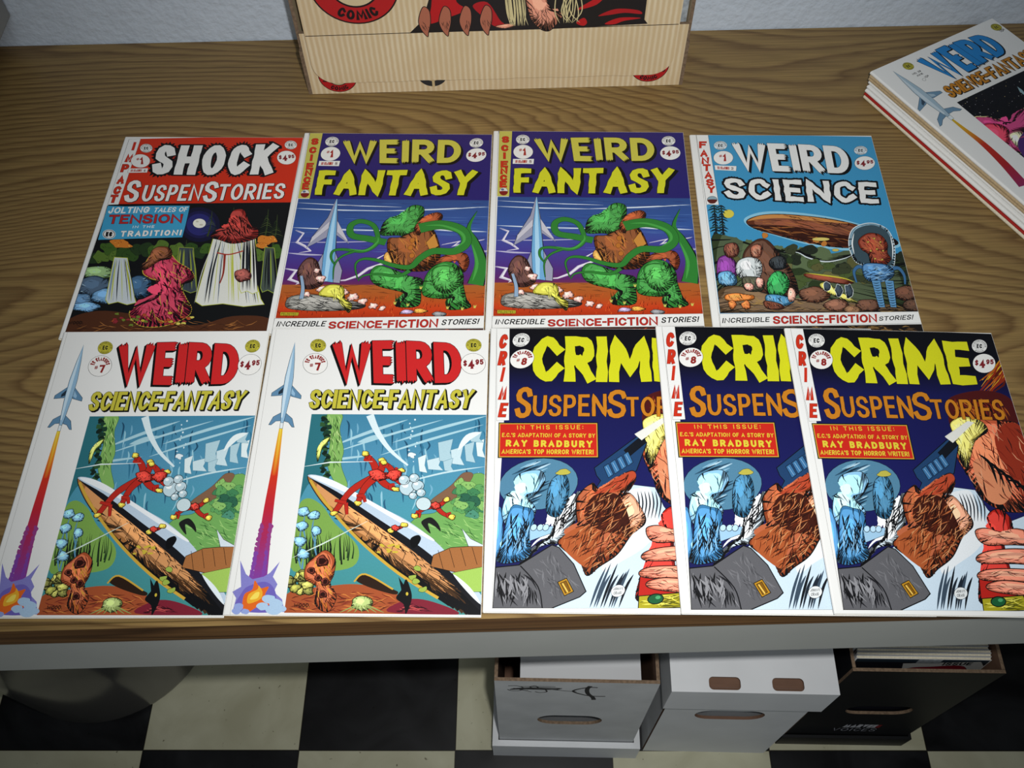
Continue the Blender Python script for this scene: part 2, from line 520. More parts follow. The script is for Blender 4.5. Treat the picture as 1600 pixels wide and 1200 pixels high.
class Art:
    """flat printing on a sheet: shapes are given in tracing units and carried to millimetres on the sheet by H"""
    DZ = 1.2e-5
    def __init__(self, H=None, seed=1):
        self.H = H or [1, 0, 0, 0, 1, 0, 0, 0, 1]
        self.parts = {}
        self.order = []
        self.z = 1
        self.clip = None
        self.sheet = None
        self.rnd = random.Random(seed)
        self.part('small_print')
    def part(self, name):
        if name not in self.parts:
            self.parts[name] = []
        self.cur = self.parts[name]
        self.cur_name = name
    def P(self, p):
        h = self.H
        w = h[6] * p[0] + h[7] * p[1] + h[8]
        return ((h[0] * p[0] + h[1] * p[1] + h[2]) / w, (h[3] * p[0] + h[4] * p[1] + h[5]) / w)
    def setclip(self, pts):
        self.clip = None
        if pts:
            q = [self.P(p) for p in pts]
            if self.sheet:
                self.clip = self.sheet
                q = self._clip(q)
            self.clip = q
    def _clip(self, poly):
        cp = self.clip
        area = sum(cp[i][0] * cp[(i + 1) % len(cp)][1] - cp[(i + 1) % len(cp)][0] * cp[i][1] for i in range(len(cp)))
        sg = 1 if area > 0 else -1
        for i in range(len(cp)):
            a, b = cp[i], cp[(i + 1) % len(cp)]
            out = []
            def side(p): return sg * ((b[0] - a[0]) * (p[1] - a[1]) - (b[1] - a[1]) * (p[0] - a[0]))
            for j in range(len(poly)):
                p, q = poly[j], poly[(j + 1) % len(poly)]
                sp, sq = side(p), side(q)
                if sp >= 0: out.append(p)
                if sp * sq < 0:
                    t = sp / (sp - sq)
                    out.append(tuple(x + (y - x) * t for x, y in zip(p, q)))
            poly = out
            if len(poly) < 3: return []
        return poly
    def face(self, pts, cols):
        """pts in mm, one colour (linear rgb) per corner"""
        if self.clip:
            full = [(p[0], p[1], *c) for p, c in zip(pts, cols)]
            full = self._clip(full)
            if not full: return
            pts = [f[:2] for f in full]
            cols = [f[2:] for f in full]
        if not self.cur: self.order.append(self.cur_name)
        p0, c0 = pts[0], cols[0]
        for i in range(1, len(pts) - 1):
            p1, p2 = pts[i], pts[i + 1]
            ar = (p1[0] - p0[0]) * (p2[1] - p0[1]) - (p1[1] - p0[1]) * (p2[0] - p0[0])
            if abs(ar) < 2e-4: continue
            if ar > 0: self.cur.append((p0, p1, p2, c0, cols[i], cols[i + 1]))
            else: self.cur.append((p0, p2, p1, c0, cols[i + 1], cols[i]))
    def up(self, n=1):
        self.z += n
    # ---- shapes
    def poly(self, pts, col, smooth=False, line=0.0, lcol='#0a0a0a', mm=False, keep=False, flat=False):
        if smooth: pts = catmull(pts)
        q = pts if mm else [self.P(p) for p in pts]
        c = lin(col)
        for t in tessellate_polygon([[Vector((x, y, 0)) for x, y in q]]):
            self.face([q[i] for i in t], [c] * 3)
        if not keep: self.up()
        if line:
            A, B = strip(q, line / 2, True)
            lc = lin(lcol)
            n = len(q)
            for i in range(n):
                j = (i + 1) % n
                self.face([A[i], A[j], B[j], B[i]], [lc] * 4)
            if not keep: self.up()
        if smooth and line >= 0.4 and not mm and not flat: self.model(q, col)
        return q
    def model(self, q, col):
        """the illustrator's modelling of a painted form: dark rim, mid tone, light patch, pen strokes (millimetres)"""
        r = self.rnd
        xs = [p[0] for p in q]; ys = [p[1] for p in q]
        w_, h_ = max(xs) - min(xs), max(ys) - min(ys)
        size = min(w_, h_)
        if size < 3.0: return
        cx, cy = sum(xs) / len(q), sum(ys) / len(q)
        def tone(f): return '#%02x%02x%02x' % tuple(max(0, min(255, int(int(col[i:i + 2], 16) * f + (30 if f > 1 else 0)))) for i in (1, 3, 5))
        def sc(k, dx, dy): return [(cx + (p[0] - cx) * k + dx * w_ + r.uniform(-.01, .01) * w_, cy + (p[1] - cy) * k + dy * h_ + r.uniform(-.01, .01) * h_) for p in q]
        keepclip, H = self.clip, self.H
        self.H = [1, 0, 0, 0, 1, 0, 0, 0, 1]
        def edge_strokes(n, c, length, wid):
            m = len(q)
            for _ in range(n):
                i = r.randrange(m)
                a, b = q[i], q[(i + 1) % m]
                ex, ey = b[0] - a[0], b[1] - a[1]
                low = (a[1] - cy) / h_ + 0.6 * (a[0] - cx) / w_
                if low < r.uniform(-0.5, 0.35): continue
                L = length * r.uniform(0.5, 1.2)
                tx, ty = a[0] + (cx - a[0]) * L * 1.6 + ex, a[1] + (cy - a[1]) * L * 1.6 + ey
                self.line([a, ((a[0] + tx) / 2 + r.uniform(-.04, .04) * w_, (a[1] + ty) / 2), (tx, ty)], wid * r.uniform(0.6, 1.4), c, 'end', keep=True, mm=True)
        self.poly(sc(0.82, -0.035, -0.045), tone(1.12), mm=True)
        self.poly(sc(0.40, -0.10, -0.13), tone(1.38), mm=True)
        edge_strokes(int(26 + size * 1.6), tone(0.42), 0.34, 0.10 * size ** 0.7)
        edge_strokes(int(26 + size * 1.6), '#0b0b0e', 0.20, 0.09 * size ** 0.7)
        self.clip, self.H = keepclip, H
    def line(self, pts, w, col, taper=None, smooth=False, keep=False, mm=False):
        if smooth: pts = catmull(pts, False)
        q = pts if mm else [self.P(p) for p in pts]
        n = len(q)
        if taper == 'end': hw = [(w / 2 * (1 - i / (n - 1)) + 0.02,) * 2 for i in range(n)]
        elif taper == 'both': hw = [(w / 2 * math.sin(math.pi * (i + 0.15) / (n - 0.7)) + 0.02,) * 2 for i in range(n)]
        elif isinstance(taper, tuple): hw = [((taper[0] + (taper[1] - taper[0]) * i / (n - 1)) / 2,) * 2 for i in range(n)]
        else: hw = w / 2
        A, B = strip(q, hw)
        c = [lin(x) for x in col] if isinstance(col, list) else None
        for i in range(n - 1):
            if c:
                def at(t):
                    f = t / (n - 1) * (len(c) - 1); k = min(int(f), len(c) - 2); f -= k
                    return tuple(a + (b - a) * f for a, b in zip(c[k], c[k + 1]))
                cc = [at(i), at(i + 1), at(i + 1), at(i)]
            else:
                cc = [lin(col)] * 4
            self.face([A[i], A[i + 1], B[i + 1], B[i]], cc)
        if not keep: self.up()
    def tube(self, pts, w0, w1, col, ol=0.35, lcol='#0a0a0a'):
        self.line(pts, 0, lcol, (w0 + 2 * ol, w1 + 2 * ol), True)
        self.line(pts, 0, col, (w0, w1), True)
    def grad(self, quad, stops, n=10, keep=False):
        """quad tl,tr,br,bl with colours running down it"""
        q = [self.P(p) for p in quad]
        cs = [(s, lin(c)) for s, c in stops]
        def at(v):
            for (a, ca), (b, cb) in zip(cs, cs[1:]):
                if v <= b:
                    f = (v - a) / (b - a) if b > a else 0
                    return tuple(x + (y - x) * f for x, y in zip(ca, cb))
            return cs[-1][1]
        def pt(u, v):
            l = [q[0][d] + (q[3][d] - q[0][d]) * v for d in (0, 1)]
            r = [q[1][d] + (q[2][d] - q[1][d]) * v for d in (0, 1)]
            return (l[0] + (r[0] - l[0]) * u, l[1] + (r[1] - l[1]) * u)
        vs = sorted(set([i / n for i in range(n + 1)] + [s for s, _ in stops if 0 <= s <= 1]))
        for a, b in zip(vs, vs[1:]):
            self.face([pt(0, a), pt(1, a), pt(1, b), pt(0, b)], [at(a), at(a), at(b), at(b)])
        if not keep: self.up()
    def oval(self, cx, cy, rx, ry, col, line=0.0, lcol='#0a0a0a', keep=False, n=28):
        self.poly([(cx + rx * math.cos(2 * math.pi * i / n), cy + ry * math.sin(2 * math.pi * i / n)) for i in range(n)],
                  col, False, line, lcol, keep=keep)
    def ring(self, cx, cy, rx, ry, w, col):
        pts = [self.P((cx + rx * math.cos(2 * math.pi * i / 28), cy + ry * math.sin(2 * math.pi * i / 28))) for i in range(28)]
        A, B = strip(pts, w / 2, True)
        for i in range(28):
            j = (i + 1) % 28
            self.face([A[i], A[j], B[j], B[i]], [lin(col)] * 4)
        self.up()
    def blob(self, cx, cy, rx, ry, col, line=0.3, rough=0.12, n=14, hatch=0, hcol='#0a0a0a', hw=0.35, ang=None, lcol='#0a0a0a'):
        r = self.rnd
        pts = []
        for i in range(n):
            a = 2 * math.pi * i / n
            k = 1 + r.uniform(-rough, rough)
            pts.append((cx + rx * k * math.cos(a), cy + ry * k * math.sin(a)))
        self.poly(pts, col, True, line, lcol)
        if hatch: self.hatch(pts, hatch, 0.35 * min(rx, ry), hcol, hw, ang)
        return pts
    def hatch(self, pts, n, length, col, w=0.3, ang=None, jit=0.5):
        """short tapering pen strokes scattered inside an outline (tracing units)"""
        r = self.rnd
        xs = [p[0] for p in pts]; ys = [p[1] for p in pts]
        def inside(x, y):
            c = False
            for i in range(len(pts)):
                a, b = pts[i], pts[i - 1]
                if (a[1] > y) != (b[1] > y) and x < (b[0] - a[0]) * (y - a[1]) / (b[1] - a[1]) + a[0]: c = not c
            return c
        got = 0
        for _ in range(n * 12):
            if got >= n: break
            x, y = r.uniform(min(xs), max(xs)), r.uniform(min(ys), max(ys))
            a = math.radians(ang) + r.uniform(-jit, jit) if ang is not None else r.uniform(0, 6.28)
            L = length * r.uniform(0.6, 1.4) / 2
            e0, e1 = (x - math.cos(a) * L, y - math.sin(a) * L), (x + math.cos(a) * L, y + math.sin(a) * L)
            if not (inside(*e0) and inside(*e1)): continue
            b = r.uniform(-0.2, 0.2) * L
            mid = (x - math.sin(a) * b, y + math.cos(a) * b)
            self.line([e0, ((e0[0] + mid[0]) / 2, (e0[1] + mid[1]) / 2), mid, e1], w * r.uniform(0.7, 1.3), col if isinstance(col, str) else r.choice(col), 'both', keep=True)
            got += 1
        self.up()
    # ---- lettering
    def text(self, s, top, bot, col, t=0.2, o=0.0, ocol='#0a0a0a', sh=None, shcol='#0a0a0a', wavy=0.0, ragged=0.0, spiky=0.0, gap=0.14, taper=0.0):
        tp = [self.P(p) for p in top]
        bp = [self.P(p) for p in bot]
        def length(pl): return sum(math.hypot(b[0] - a[0], b[1] - a[1]) for a, b in zip(pl, pl[1:]))
        def along(pl, u):
            if len(pl) == 2:
                return (pl[0][0] + (pl[1][0] - pl[0][0]) * u, pl[0][1] + (pl[1][1] - pl[0][1]) * u)
            d = length(pl) * u
            for a, b in zip(pl, pl[1:]):
                l = math.hypot(b[0] - a[0], b[1] - a[1])
                if d <= l or b is pl[-1]:
                    return (a[0] + (b[0] - a[0]) * d / l, a[1] + (b[1] - a[1]) * d / l)
                d -= l
        W = (length(tp) + length(bp)) / 2
        m = len(tp)
        Hh = sum(math.hypot(tp[i][0] - bp[i][0], tp[i][1] - bp[i][1]) for i in (0, m - 1)) / 2
        def mapp(p, dx=0, dy=0):
            u, v = p[0] / W, p[1] / Hh
            a, b = along(tp, min(max(u, -0.05), 1.05)), along(bp, min(max(u, -0.05), 1.05))
            return (a[0] + (b[0] - a[0]) * v + dx, a[1] + (b[1] - a[1]) * v + dy)
        tt = t * Hh
        rel = [0.45 if ch == ' ' else GLYPH[ch][0] for ch in s]
        tot = sum(rel) + gap * (len(s) - 1)
        k = W / tot
        x = 0.0
        strokes = []
        for ch, r in zip(s, rel):
            w = r * k
            if ch != ' ':
                for pl in GLYPH[ch][1]:
                    iw = max(w - tt, 0.02 * w)
                    q = [(x + (w - iw) / 2 + gx * iw, tt / 2 + gy * (Hh - tt)) for gx, gy in pl]
                    strokes.append(q)
            x += w + gap * k
        rnd = self.rnd
        ready = []
        for q in strokes:
            closed = math.hypot(q[0][0] - q[-1][0], q[0][1] - q[-1][1]) < 1e-6
            if wavy or spiky: q = densify(q, 0.11 * Hh)
            if closed: q = q[:-1]
            ph = rnd.uniform(0, 6)
            wob = [(1 + wavy * math.sin(ph + i * 1.7) + wavy * 0.5 * rnd.uniform(-1, 1), 1 + wavy * math.sin(ph * 2 + i * 1.55)) for i in range(len(q))]
            rag = [[rnd.uniform(0.3, 1.0) for _ in range(5)] for _ in range(2)]
            ready.append((q, closed, wob, rag))
        def lay(grow, c, dx=0, dy=0, spikes=0.0):
            cl = lin(c)
            for q, closed, wob, rag in ready:
                hw = [((tt / 2) * a + grow, (tt / 2) * b + grow) for a, b in wob]
                A, B = strip(q, hw, closed, tt / 2 * 0.98 + grow if not ragged else tt * 0.12 + grow)
                n = len(q)
                for i in range(n if closed else n - 1):
                    j = (i + 1) % n
                    self.face([mapp(p, dx, dy) for p in (A[i], A[j], B[j], B[i])], [cl] * 4)
                    if spikes:
                        for a, b, sg in ((A[i], A[j], 1), (B[i], B[j], -1)):
                            ex, ey = b[0] - a[0], b[1] - a[1]
                            l = math.hypot(ex, ey) or 1
                            for f in (0.0, 0.5):
                                s0 = (a[0] + ex * f, a[1] + ey * f); s1 = (a[0] + ex * (f + 0.5), a[1] + ey * (f + 0.5))
                                hgt = spikes * Hh * rnd.uniform(0.5, 1.3)
                                tip = ((s0[0] + s1[0]) / 2 - ey / l * sg * hgt, (s0[1] + s1[1]) / 2 + ex / l * sg * hgt)
                                self.face([mapp(p, dx, dy) for p in (s0, s1, tip)], [cl] * 3)
                if ragged and not closed:
                    for e, (i, j) in enumerate(((0, 1), (n - 1, n - 2))):
                        a, b = A[i], B[i]
                        ux, uy = q[i][0] - q[j][0], q[i][1] - q[j][1]
                        l = math.hypot(ux, uy) or 1
                        for f in range(4):
                            s0 = (a[0] + (b[0] - a[0]) * f / 4, a[1] + (b[1] - a[1]) * f / 4)
                            s1 = (a[0] + (b[0] - a[0]) * (f + 1) / 4, a[1] + (b[1] - a[1]) * (f + 1) / 4)
                            hgt = tt * ragged * rag[e][f]
                            for (p, r2) in ((s0, hgt), ):
                                tip = ((s0[0] + s1[0]) / 2 + ux / l * hgt, (s0[1] + s1[1]) / 2 + uy / l * hgt)
                                self.face([mapp(z, dx, dy) for z in (s0, s1, tip)], [cl] * 3)
            self.up()
        if sh:
            for f in (1.0, 0.66, 0.33):
                lay(o, shcol, sh[0] * f, sh[1] * f)
        if o or spiky: lay(o, ocol, spikes=spiky)
        lay(0.0, col)
    def emblem(self, cx, cy, rx, ry, paper, ink='#17171a', tiny=True):
        """round publisher's emblem: two letters in a ring of small lettering"""
        self.oval(cx, cy, rx, ry, paper, 0.25, ink)
        self.ring(cx, cy, rx * 0.60, ry * 0.60, 0.22, ink)
        if tiny:
            def ar(k, a0, a1, n=10): return [(cx + rx * k * math.cos(math.radians(a0 + (a1 - a0) * i / n)), cy + ry * k * math.sin(math.radians(a0 + (a1 - a0) * i / n))) for i in range(n + 1)]
            self.text('AN ENTERTAINING', ar(0.92, 170, 370), ar(0.70, 170, 370), ink, 0.2, gap=0.25)
            self.text('COMIC', ar(0.72, 130, 50), ar(0.94, 130, 50), ink, 0.22, gap=0.25)
        a, b = rx * 0.36, ry * 0.33
        self.text('EC', [(cx - a, cy - b), (cx + a, cy - b)], [(cx - a, cy + b), (cx + a, cy + b)], ink, 0.22, gap=0.16)
    def price(self, cx, cy, rx, ry, red='#7e2328'):
        self.oval(cx, cy, rx, ry, '#e9e8e4', 0.3)
        self.text('$', [(cx - rx * .80, cy - ry * .30), (cx - rx * .50, cy - ry * .32)], [(cx - rx * .80, cy + ry * .22), (cx - rx * .50, cy + ry * .2)], red, 0.2)
        self.text('4', [(cx - rx * .42, cy - ry * .38), (cx + rx * .10, cy - ry * .40)], [(cx - rx * .42, cy + ry * .50), (cx + rx * .10, cy + ry * .48)], red, 0.27)
        self.text('95', [(cx + rx * .18, cy - ry * .42), (cx + rx * .84, cy - ry * .44)], [(cx + rx * .18, cy + ry * .10), (cx + rx * .84, cy + ry * .08)], red, 0.24)
    def issue(self, cx, cy, rx, ry, num, red='#a02a22'):
        self.oval(cx, cy, rx, ry, '#e9e8e4', 0.3)
        self.text('#', [(cx - rx * .42, cy - ry * .42), (cx - rx * .12, cy - ry * .46)], [(cx - rx * .42, cy - ry * .06), (cx - rx * .12, cy - ry * .10)], red, 0.16)
        self.text(num, [(cx - rx * .06, cy - ry * .55), (cx + rx * .36, cy - ry * .57)], [(cx - rx * .06, cy + ry * .52), (cx + rx * .36, cy + ry * .50)], red, 0.27)
    def issue_arc(self, cx, cy, rx, ry, num, red='#8c2522'):
        self.oval(cx, cy, rx, ry, '#e9e8e4', 0.3)
        def ar(k, a0, a1, n=8): return [(cx + rx * k * math.cos(math.radians(a0 + (a1 - a0) * i / n)), cy + ry * k * math.sin(math.radians(a0 + (a1 - a0) * i / n))) for i in range(n + 1)]
        self.text('EC CLASSICS', ar(0.88, 190, 350), ar(0.50, 190, 350), red, 0.24, gap=0.2)
        self.text('#', [(cx - rx * .45, cy - ry * .02), (cx - rx * .16, cy - ry * .04)], [(cx - rx * .45, cy + ry * .32), (cx - rx * .16, cy + ry * .30)], red, 0.17)
        self.text(num, [(cx - rx * .02, cy - ry * .10), (cx + rx * .46, cy - ry * .12)], [(cx - rx * .02, cy + ry * .66), (cx + rx * .46, cy + ry * .64)], red, 0.24)
    def stack(self, s, centers, w, h, col, t=0.24, o=0.25, skew=0.0, wavy=0.0):
        for ch, (x, y) in zip(s, centers):
            k = 0.35 if ch == 'I' else 1.0
            self.text(ch, [(x - w * k / 2 + skew, y - h / 2), (x + w * k / 2 + skew, y - h / 2)], [(x - w * k / 2 - skew, y + h / 2), (x + w * k / 2 - skew, y + h / 2)], col, t, o, wavy=wavy)
            self.z -= 2 if o else 1
        self.up(2)
    def build(self, parent, z):
        """flatten every part to one layer of triangles: where shapes overlap, the one drawn last is kept"""
        out = {}
        for lvl, name in enumerate(self.order):
            tris = self.parts[name]
            co, es = [], []
            for t in tris:
                k = len(co)
                co.extend(Vector((p[0], p[1])) for p in t[:3])
                es.extend(((k, k + 1), (k + 1, k + 2), (k + 2, k)))
            vo, _, fo, _, _, _ = delaunay_2d_cdt(co, es, [], 0, 1e-4, False)
            G = 3.0
            cells = {}
            for n_, t in enumerate(tris):
                xs = (t[0][0], t[1][0], t[2][0]); ys = (t[0][1], t[1][1], t[2][1])
                for gx in range(int(min(xs) // G), int(max(xs) // G) + 1):
                    for gy in range(int(min(ys) // G), int(max(ys) // G) + 1):
                        cells.setdefault((gx, gy), []).append(n_)
            V, F, C = [], [], []
            zz = (lvl + 1) * self.DZ
            index = {}
            for f in fo:
                cx = sum(vo[i][0] for i in f) / len(f); cy = sum(vo[i][1] for i in f) / len(f)
                t = None
                for n_ in reversed(cells.get((int(cx // G), int(cy // G)), ())):
                    (x0, y0), (x1, y1), (x2, y2) = tris[n_][:3]
                    if ((x1 - x0) * (cy - y0) - (y1 - y0) * (cx - x0) >= 0 and (x2 - x1) * (cy - y1) - (y2 - y1) * (cx - x1) >= 0
                            and (x0 - x2) * (cy - y2) - (y0 - y2) * (cx - x2) >= 0):
                        t = tris[n_]
                        break
                if t is None: continue
                flat = t[3] == t[4] == t[5]
                den = (y1 - y2) * (x0 - x2) + (x2 - x1) * (y0 - y2)
                idx, cc = [], []
                for vi in reversed(f):                       # the sheet has y down, the mesh y up
                    p = vo[vi]
                    if vi not in index:
                        index[vi] = len(V)
                        V.append((p[0] / 1000, -p[1] / 1000, zz))
                    idx.append(index[vi])
                    if flat: cc.append(t[3])
                    else:
                        a = ((y1 - y2) * (p[0] - x2) + (x2 - x1) * (p[1] - y2)) / den
                        b = ((y2 - y0) * (p[0] - x2) + (x0 - x2) * (p[1] - y2)) / den
                        g = 1 - a - b
                        cc.append(tuple(max(0.0, a * u + b * v + g * w) for u, v, w in zip(*t[3:])))
                F.append(idx)
                C.extend(cc)
            base = name.split('#')[0]
            me = bpy.data.meshes.new(base)
            me.from_pydata(V, [], F)
            at = me.color_attributes.new('ink', 'FLOAT_COLOR', 'CORNER')
            buf = []
            for c in C: buf.extend((c[0], c[1], c[2], 1.0))
            at.data.foreach_set('color', buf)
            me.materials.append(INK)
            out[base] = obj(base, me, parent, (0, 0, z))
        return out

# ------------------------------------------------------------------ comic covers
W, HT, TH = 0.206, 0.276, 0.0032
H_SHOCK = [0.21146, 0.0702753, -89.5924, -0.00112906, 0.290834, -14.4679, 2.24872e-06, 0.000148252, 1.0]
H_DUSK = [0.192437, 0.00840713, -14.8684, -0.00224677, 0.282559, -5.32248, 2.17221e-06, 0.000143208, 1.0]
H_SKY = [0.201503, -0.0244418, -4.15909, -0.00133255, 0.28112, -11.7236, 2.16614e-06, 0.000142808, 1.0]
H_SEA = [0.240941, 0.0430259, -54.3644, -0.000985384, 0.294783, -7.11123, 2.67157e-06, 0.000176129, 1.0]
H_NAVY = [0.251078, -0.0450939, -4.33509, -2.07507e-05, 0.296992, -12.605, 2.65374e-06, 0.000174954, 1.0]
SHEET_MM = [(0.2, 0.2), (205.8, 0.2), (205.8, 275.8), (0.2, 275.8)]
K = '#0b0b0e'
PAPER = '#e6e6e3'
RED = '#c4301a'

def on_sheet(a):
    a.sheet = list(SHEET_MM)
    a.clip = list(SHEET_MM)

def art_red_header():
    a = Art(H_SHOCK, 3)
    a.part('cover_picture')
    on_sheet(a)
    a.poly([(318, 420), (1330, 410), (1195, 1136), (75, 1137)], '#101112')
    a.poly([(495, 62), (1420, 40), (1330, 412), (372, 422)], '#cb3015')
    a.setclip([(318, 424), (1330, 414), (1195, 1135), (77, 1136)])
    # night sky glow, moon and trees
    for r_, c in ((2.6, '#151430'), (1.9, '#1d1b48'), (1.4, '#2a2a6c')):
        a.oval(818, 535, 36 * r_ + 20, 30 * r_ + 18, c)
    a.oval(818, 528, 36, 26, '#e8e6da', 0.25)
    a.oval(806, 518, 8, 5, '#c9c6b4'); a.oval(828, 536, 10, 5, '#c9c6b4')
    r = a.rnd
    for x, y, h_ in ((1240, 500, 150), (880, 480, 120), (1000, 460, 150), (740, 640, 90), (1190, 470, 160)):
        a.line([(x + 8, y - 20), (x, y + h_ * 0.5), (x - 18, y + h_)], 0, '#33401f', (0.5, 2.2), True)
        for k in range(9):
            yy = y + h_ * (0.1 + 0.08 * k); w_ = 10 + 7 * k
            a.line([(x - w_, yy + 16), (x, yy), (x + w_ * 0.8, yy + 14)], 0.7, r.choice(['#2a3a1b', '#46542a', '#1c2a18']), 'both', True, keep=True)
        a.up()
    # undergrowth behind
    for k in range(26):
        x = 190 + k * 42; y = 690 + r.uniform(-35, 35)
        a.blob(x, y, 42, 34, r.choice(['#2f4a1d', '#3d5c22', '#24381c', '#55702c']), 0.25, 0.25, 10, 5, '#0d1209', 0.45)
    a.poly([(77, 1136), (110, 1050), (300, 1010), (620, 1060), (800, 1090), (1000, 1040), (1195, 1050), (1195, 1136)], '#4c2a18', True)
    a.hatch([(100, 1060), (1150, 1060), (1150, 1130), (90, 1130)], 60, 55, ['#1a0d08', '#b4763c', '#7c4a24'], 0.5, 0)
    # autumn bushes, orange
    for x, y, s in ((385, 640, 60), (1195, 618, 55), (1165, 650, 34)):
        a.blob(x, y, s, s * 0.42, '#c9782a', 0.2, 0.3, 12, 10, ['#f0c964', '#8b3c16'], 0.6)
    # dark blue boulders at the left
    for x, y, rx, ry, c in ((255, 800, 90, 38, '#6f8f5a'), (240, 880, 105, 60, '#2e4257'), (175, 960, 60, 48, '#3d5f80'), (300, 930, 80, 40, '#507ba0'), (480, 880, 80, 60, '#22405c'), (200, 990, 80, 26, '#5f8fb8')):
        a.blob(x, y, rx, ry, c, 0.5, 0.12, 12, 10, [K, '#a9c4d6'], 0.6, 10)
    # pale draped sheets hung on poles in the clearing
    def drape(cx, top, bot, w0, w1, folds, c0='#d9dad2', c1='#a9b3bd', edge='#b7bd45'):
        base = [(cx - w0, top), (cx + w0, top + 4), (cx + w1 * 0.9, bot - 30), (cx + w1, bot), (cx + w1 * 0.4, bot + 12), (cx - w1 * 0.2, bot - 4), (cx - w1 * 0.8, bot + 8), (cx - w1, bot - 16)]
        a.poly(base, c0, False, 0.7, edge)
        for k in range(folds):
            f = (k + 0.5) / folds * 2 - 1
            f2 = f + r.uniform(-0.12, 0.12)
            a.line([(cx + w0 * f * 0.9, top + 10), (cx + (w0 + w1) / 2 * f2, (top + bot) / 2), (cx + w1 * f2 * 0.95, bot - 6)],
                   r.choice([0.7, 1.3, 1.9]), r.choice([c1, '#262a30', edge, '#15171b', c0]), 'both', True)
    drape(385, 715, 965, 36, 84, 14, '#c3ccd0', '#7f93a6')
    drape(745, 660, 900, 40, 60, 12, '#3a444c', '#141a1e', '#8d9a3a')
    drape(1205, 660, 900, 26, 50, 9, '#46514a', '#101512', '#8da03c')
    drape(985, 600, 975, 88, 190, 24)
    drape(1090, 580, 905, 36, 52, 8)
    a.line([(915, 690), (980, 700), (1060, 680)], 1.6, '#a5352a', None, True)
    a.line([(958, 700), (950, 800), (930, 860)], 2.2, '#8e2f22', (2.6, 1.2), True)
    # round red foliage over the tall drape
    a.poly([(985, 500), (1005, 458), (1060, 452), (1085, 500), (1100, 540), (1140, 560), (1130, 610), (1010, 640), (930, 620), (880, 605), (905, 575), (965, 560)], '#8f2620', True, 0.5)
    a.hatch([(985, 500), (1060, 460), (1130, 570), (1100, 610), (920, 605)], 80, 40, ['#3a0d0c', '#b8453a', '#1d0706', '#120404'], 1.1, 60)
    a.blob(1055, 815, 46, 36, '#7c3a32', 0.4, 0.15, 10, 8, K, 0.5)
    # large crimson bush in front, leaves edged yellow
    pts = [(560, 690), (640, 680), (700, 740), (775, 790), (785, 840), (720, 870), (745, 940), (775, 1000), (740, 1050), (620, 1095), (500, 1095), (440, 1050), (445, 1000), (560, 950), (610, 900), (600, 850), (545, 830), (505, 790)]
    a.poly(pts, '#a32840', True, 0.8, '#c5b13a')
    a.hatch(pts, 150, 46, ['#4a0c20', '#d0506a', '#2a0712', '#c23a55', '#8a1c38', '#140408'], 1.5, 70, 0.8)
    a.hatch(pts, 60, 40, ['#c5b13a', '#2a0712'], 0.6, 60, 0.9)
    a.poly([(555, 680), (600, 655), (660, 668), (660, 720), (600, 735), (520, 785), (492, 770), (535, 735)], '#6e3a20', True, 0.5)
    a.hatch([(555, 680), (640, 665), (650, 715), (525, 775)], 16, 34, ['#2a120a', '#c07a3c'], 0.6, 30)
    for k in range(34):
        a.blob(r.uniform(330, 800), 1070 + r.uniform(-30, 25) - abs(r.gauss(0, 10)), 13, 7, r.choice(['#b9a83a', '#8a2a30', '#6a7a2c', '#a84a2a', '#d0c45a']), 0.2, 0.3, 7)
    a.text('WOOD.', [(98, 1068), (180, 1066)], [(94, 1086), (176, 1084)], '#0c0806', 0.2)
    # blue caption panel
    a.clip = None
    on_sheet(a)
    a.part('caption_banner')
    a.poly([(312, 431), (420, 434), (560, 430), (766, 430), (758, 470), (742, 540), (724, 606), (600, 609), (480, 612), (258, 620), (272, 570), (292, 500)], '#3f9cc6', False, 0.4)
    a.text('JOLTING', [(325, 440), (548, 436)], [(312, 474), (538, 470)], PAPER, 0.2)
    a.text('TALES OF', [(574, 442), (758, 437)], [(562, 468), (750, 463)], PAPER, 0.17)
    a.text('TENSION', [(325, 482), (728, 477)], [(312, 531), (720, 526)], '#b3282a', 0.19, 0.4)
    a.text('IN THE', [(452, 541), (572, 539)], [(448, 555), (568, 553)], PAPER, 0.18, gap=0.4)
    a.oval(320, 588, 36, 26, PAPER)
    a.ring(320, 588, 31, 22, 0.7, K)
    a.text('EC', [(304, 575), (340, 575)], [(300, 601), (336, 601)], K, 0.3)
    a.text('TRADITION!', [(388, 570), (724, 563)], [(380, 602), (716, 594)], PAPER, 0.24, 0.2, gap=0.3)
    # masthead
    a.part('title_lettering')
    a.text('SHOCK', [(590, 98), (920, 98), (1252, 90)], [(548, 258), (880, 262), (1216, 258)], PAPER, 0.215, 2.0, K, spiky=0.085, wavy=0.08, gap=0.16)
    a.text('S', [(430, 292), (505, 290)], [(395, 412), (476, 410)], PAPER, 0.16, 0.45, sh=(0.5, 0.5))
    a.text('USPEN', [(520, 318), (846, 312)], [(492, 408), (818, 402)], PAPER, 0.15, 0.4, sh=(0.5, 0.5), gap=0.18)
    a.text('S', [(856, 298), (932, 297)], [(832, 412), (908, 410)], PAPER, 0.16, 0.45, sh=(0.5, 0.5))
    a.text('TORIES', [(935, 312), (1298, 307)], [(910, 402), (1280, 392)], PAPER, 0.15, 0.4, sh=(0.5, 0.5), gap=0.18)
    a.part('side_banner')
    a.poly([(430, 64), (494, 62), (372, 424), (312, 426)], PAPER, False, 0.2)
    a.stack('IMPACT', [(457, 103), (432, 168), (408, 224), (386, 288), (366, 346), (346, 393)], 40, 44, RED, 0.26, 0.3, 7)
    a.line([(430, 66), (312, 426), (76, 1137)], 0.25, '#55534f')
    a.part('publisher_emblem')
    a.emblem(525, 114, 34, 24, PAPER)
    a.part('publisher_emblem#2')
    a.emblem(1322, 96, 34, 24, PAPER)
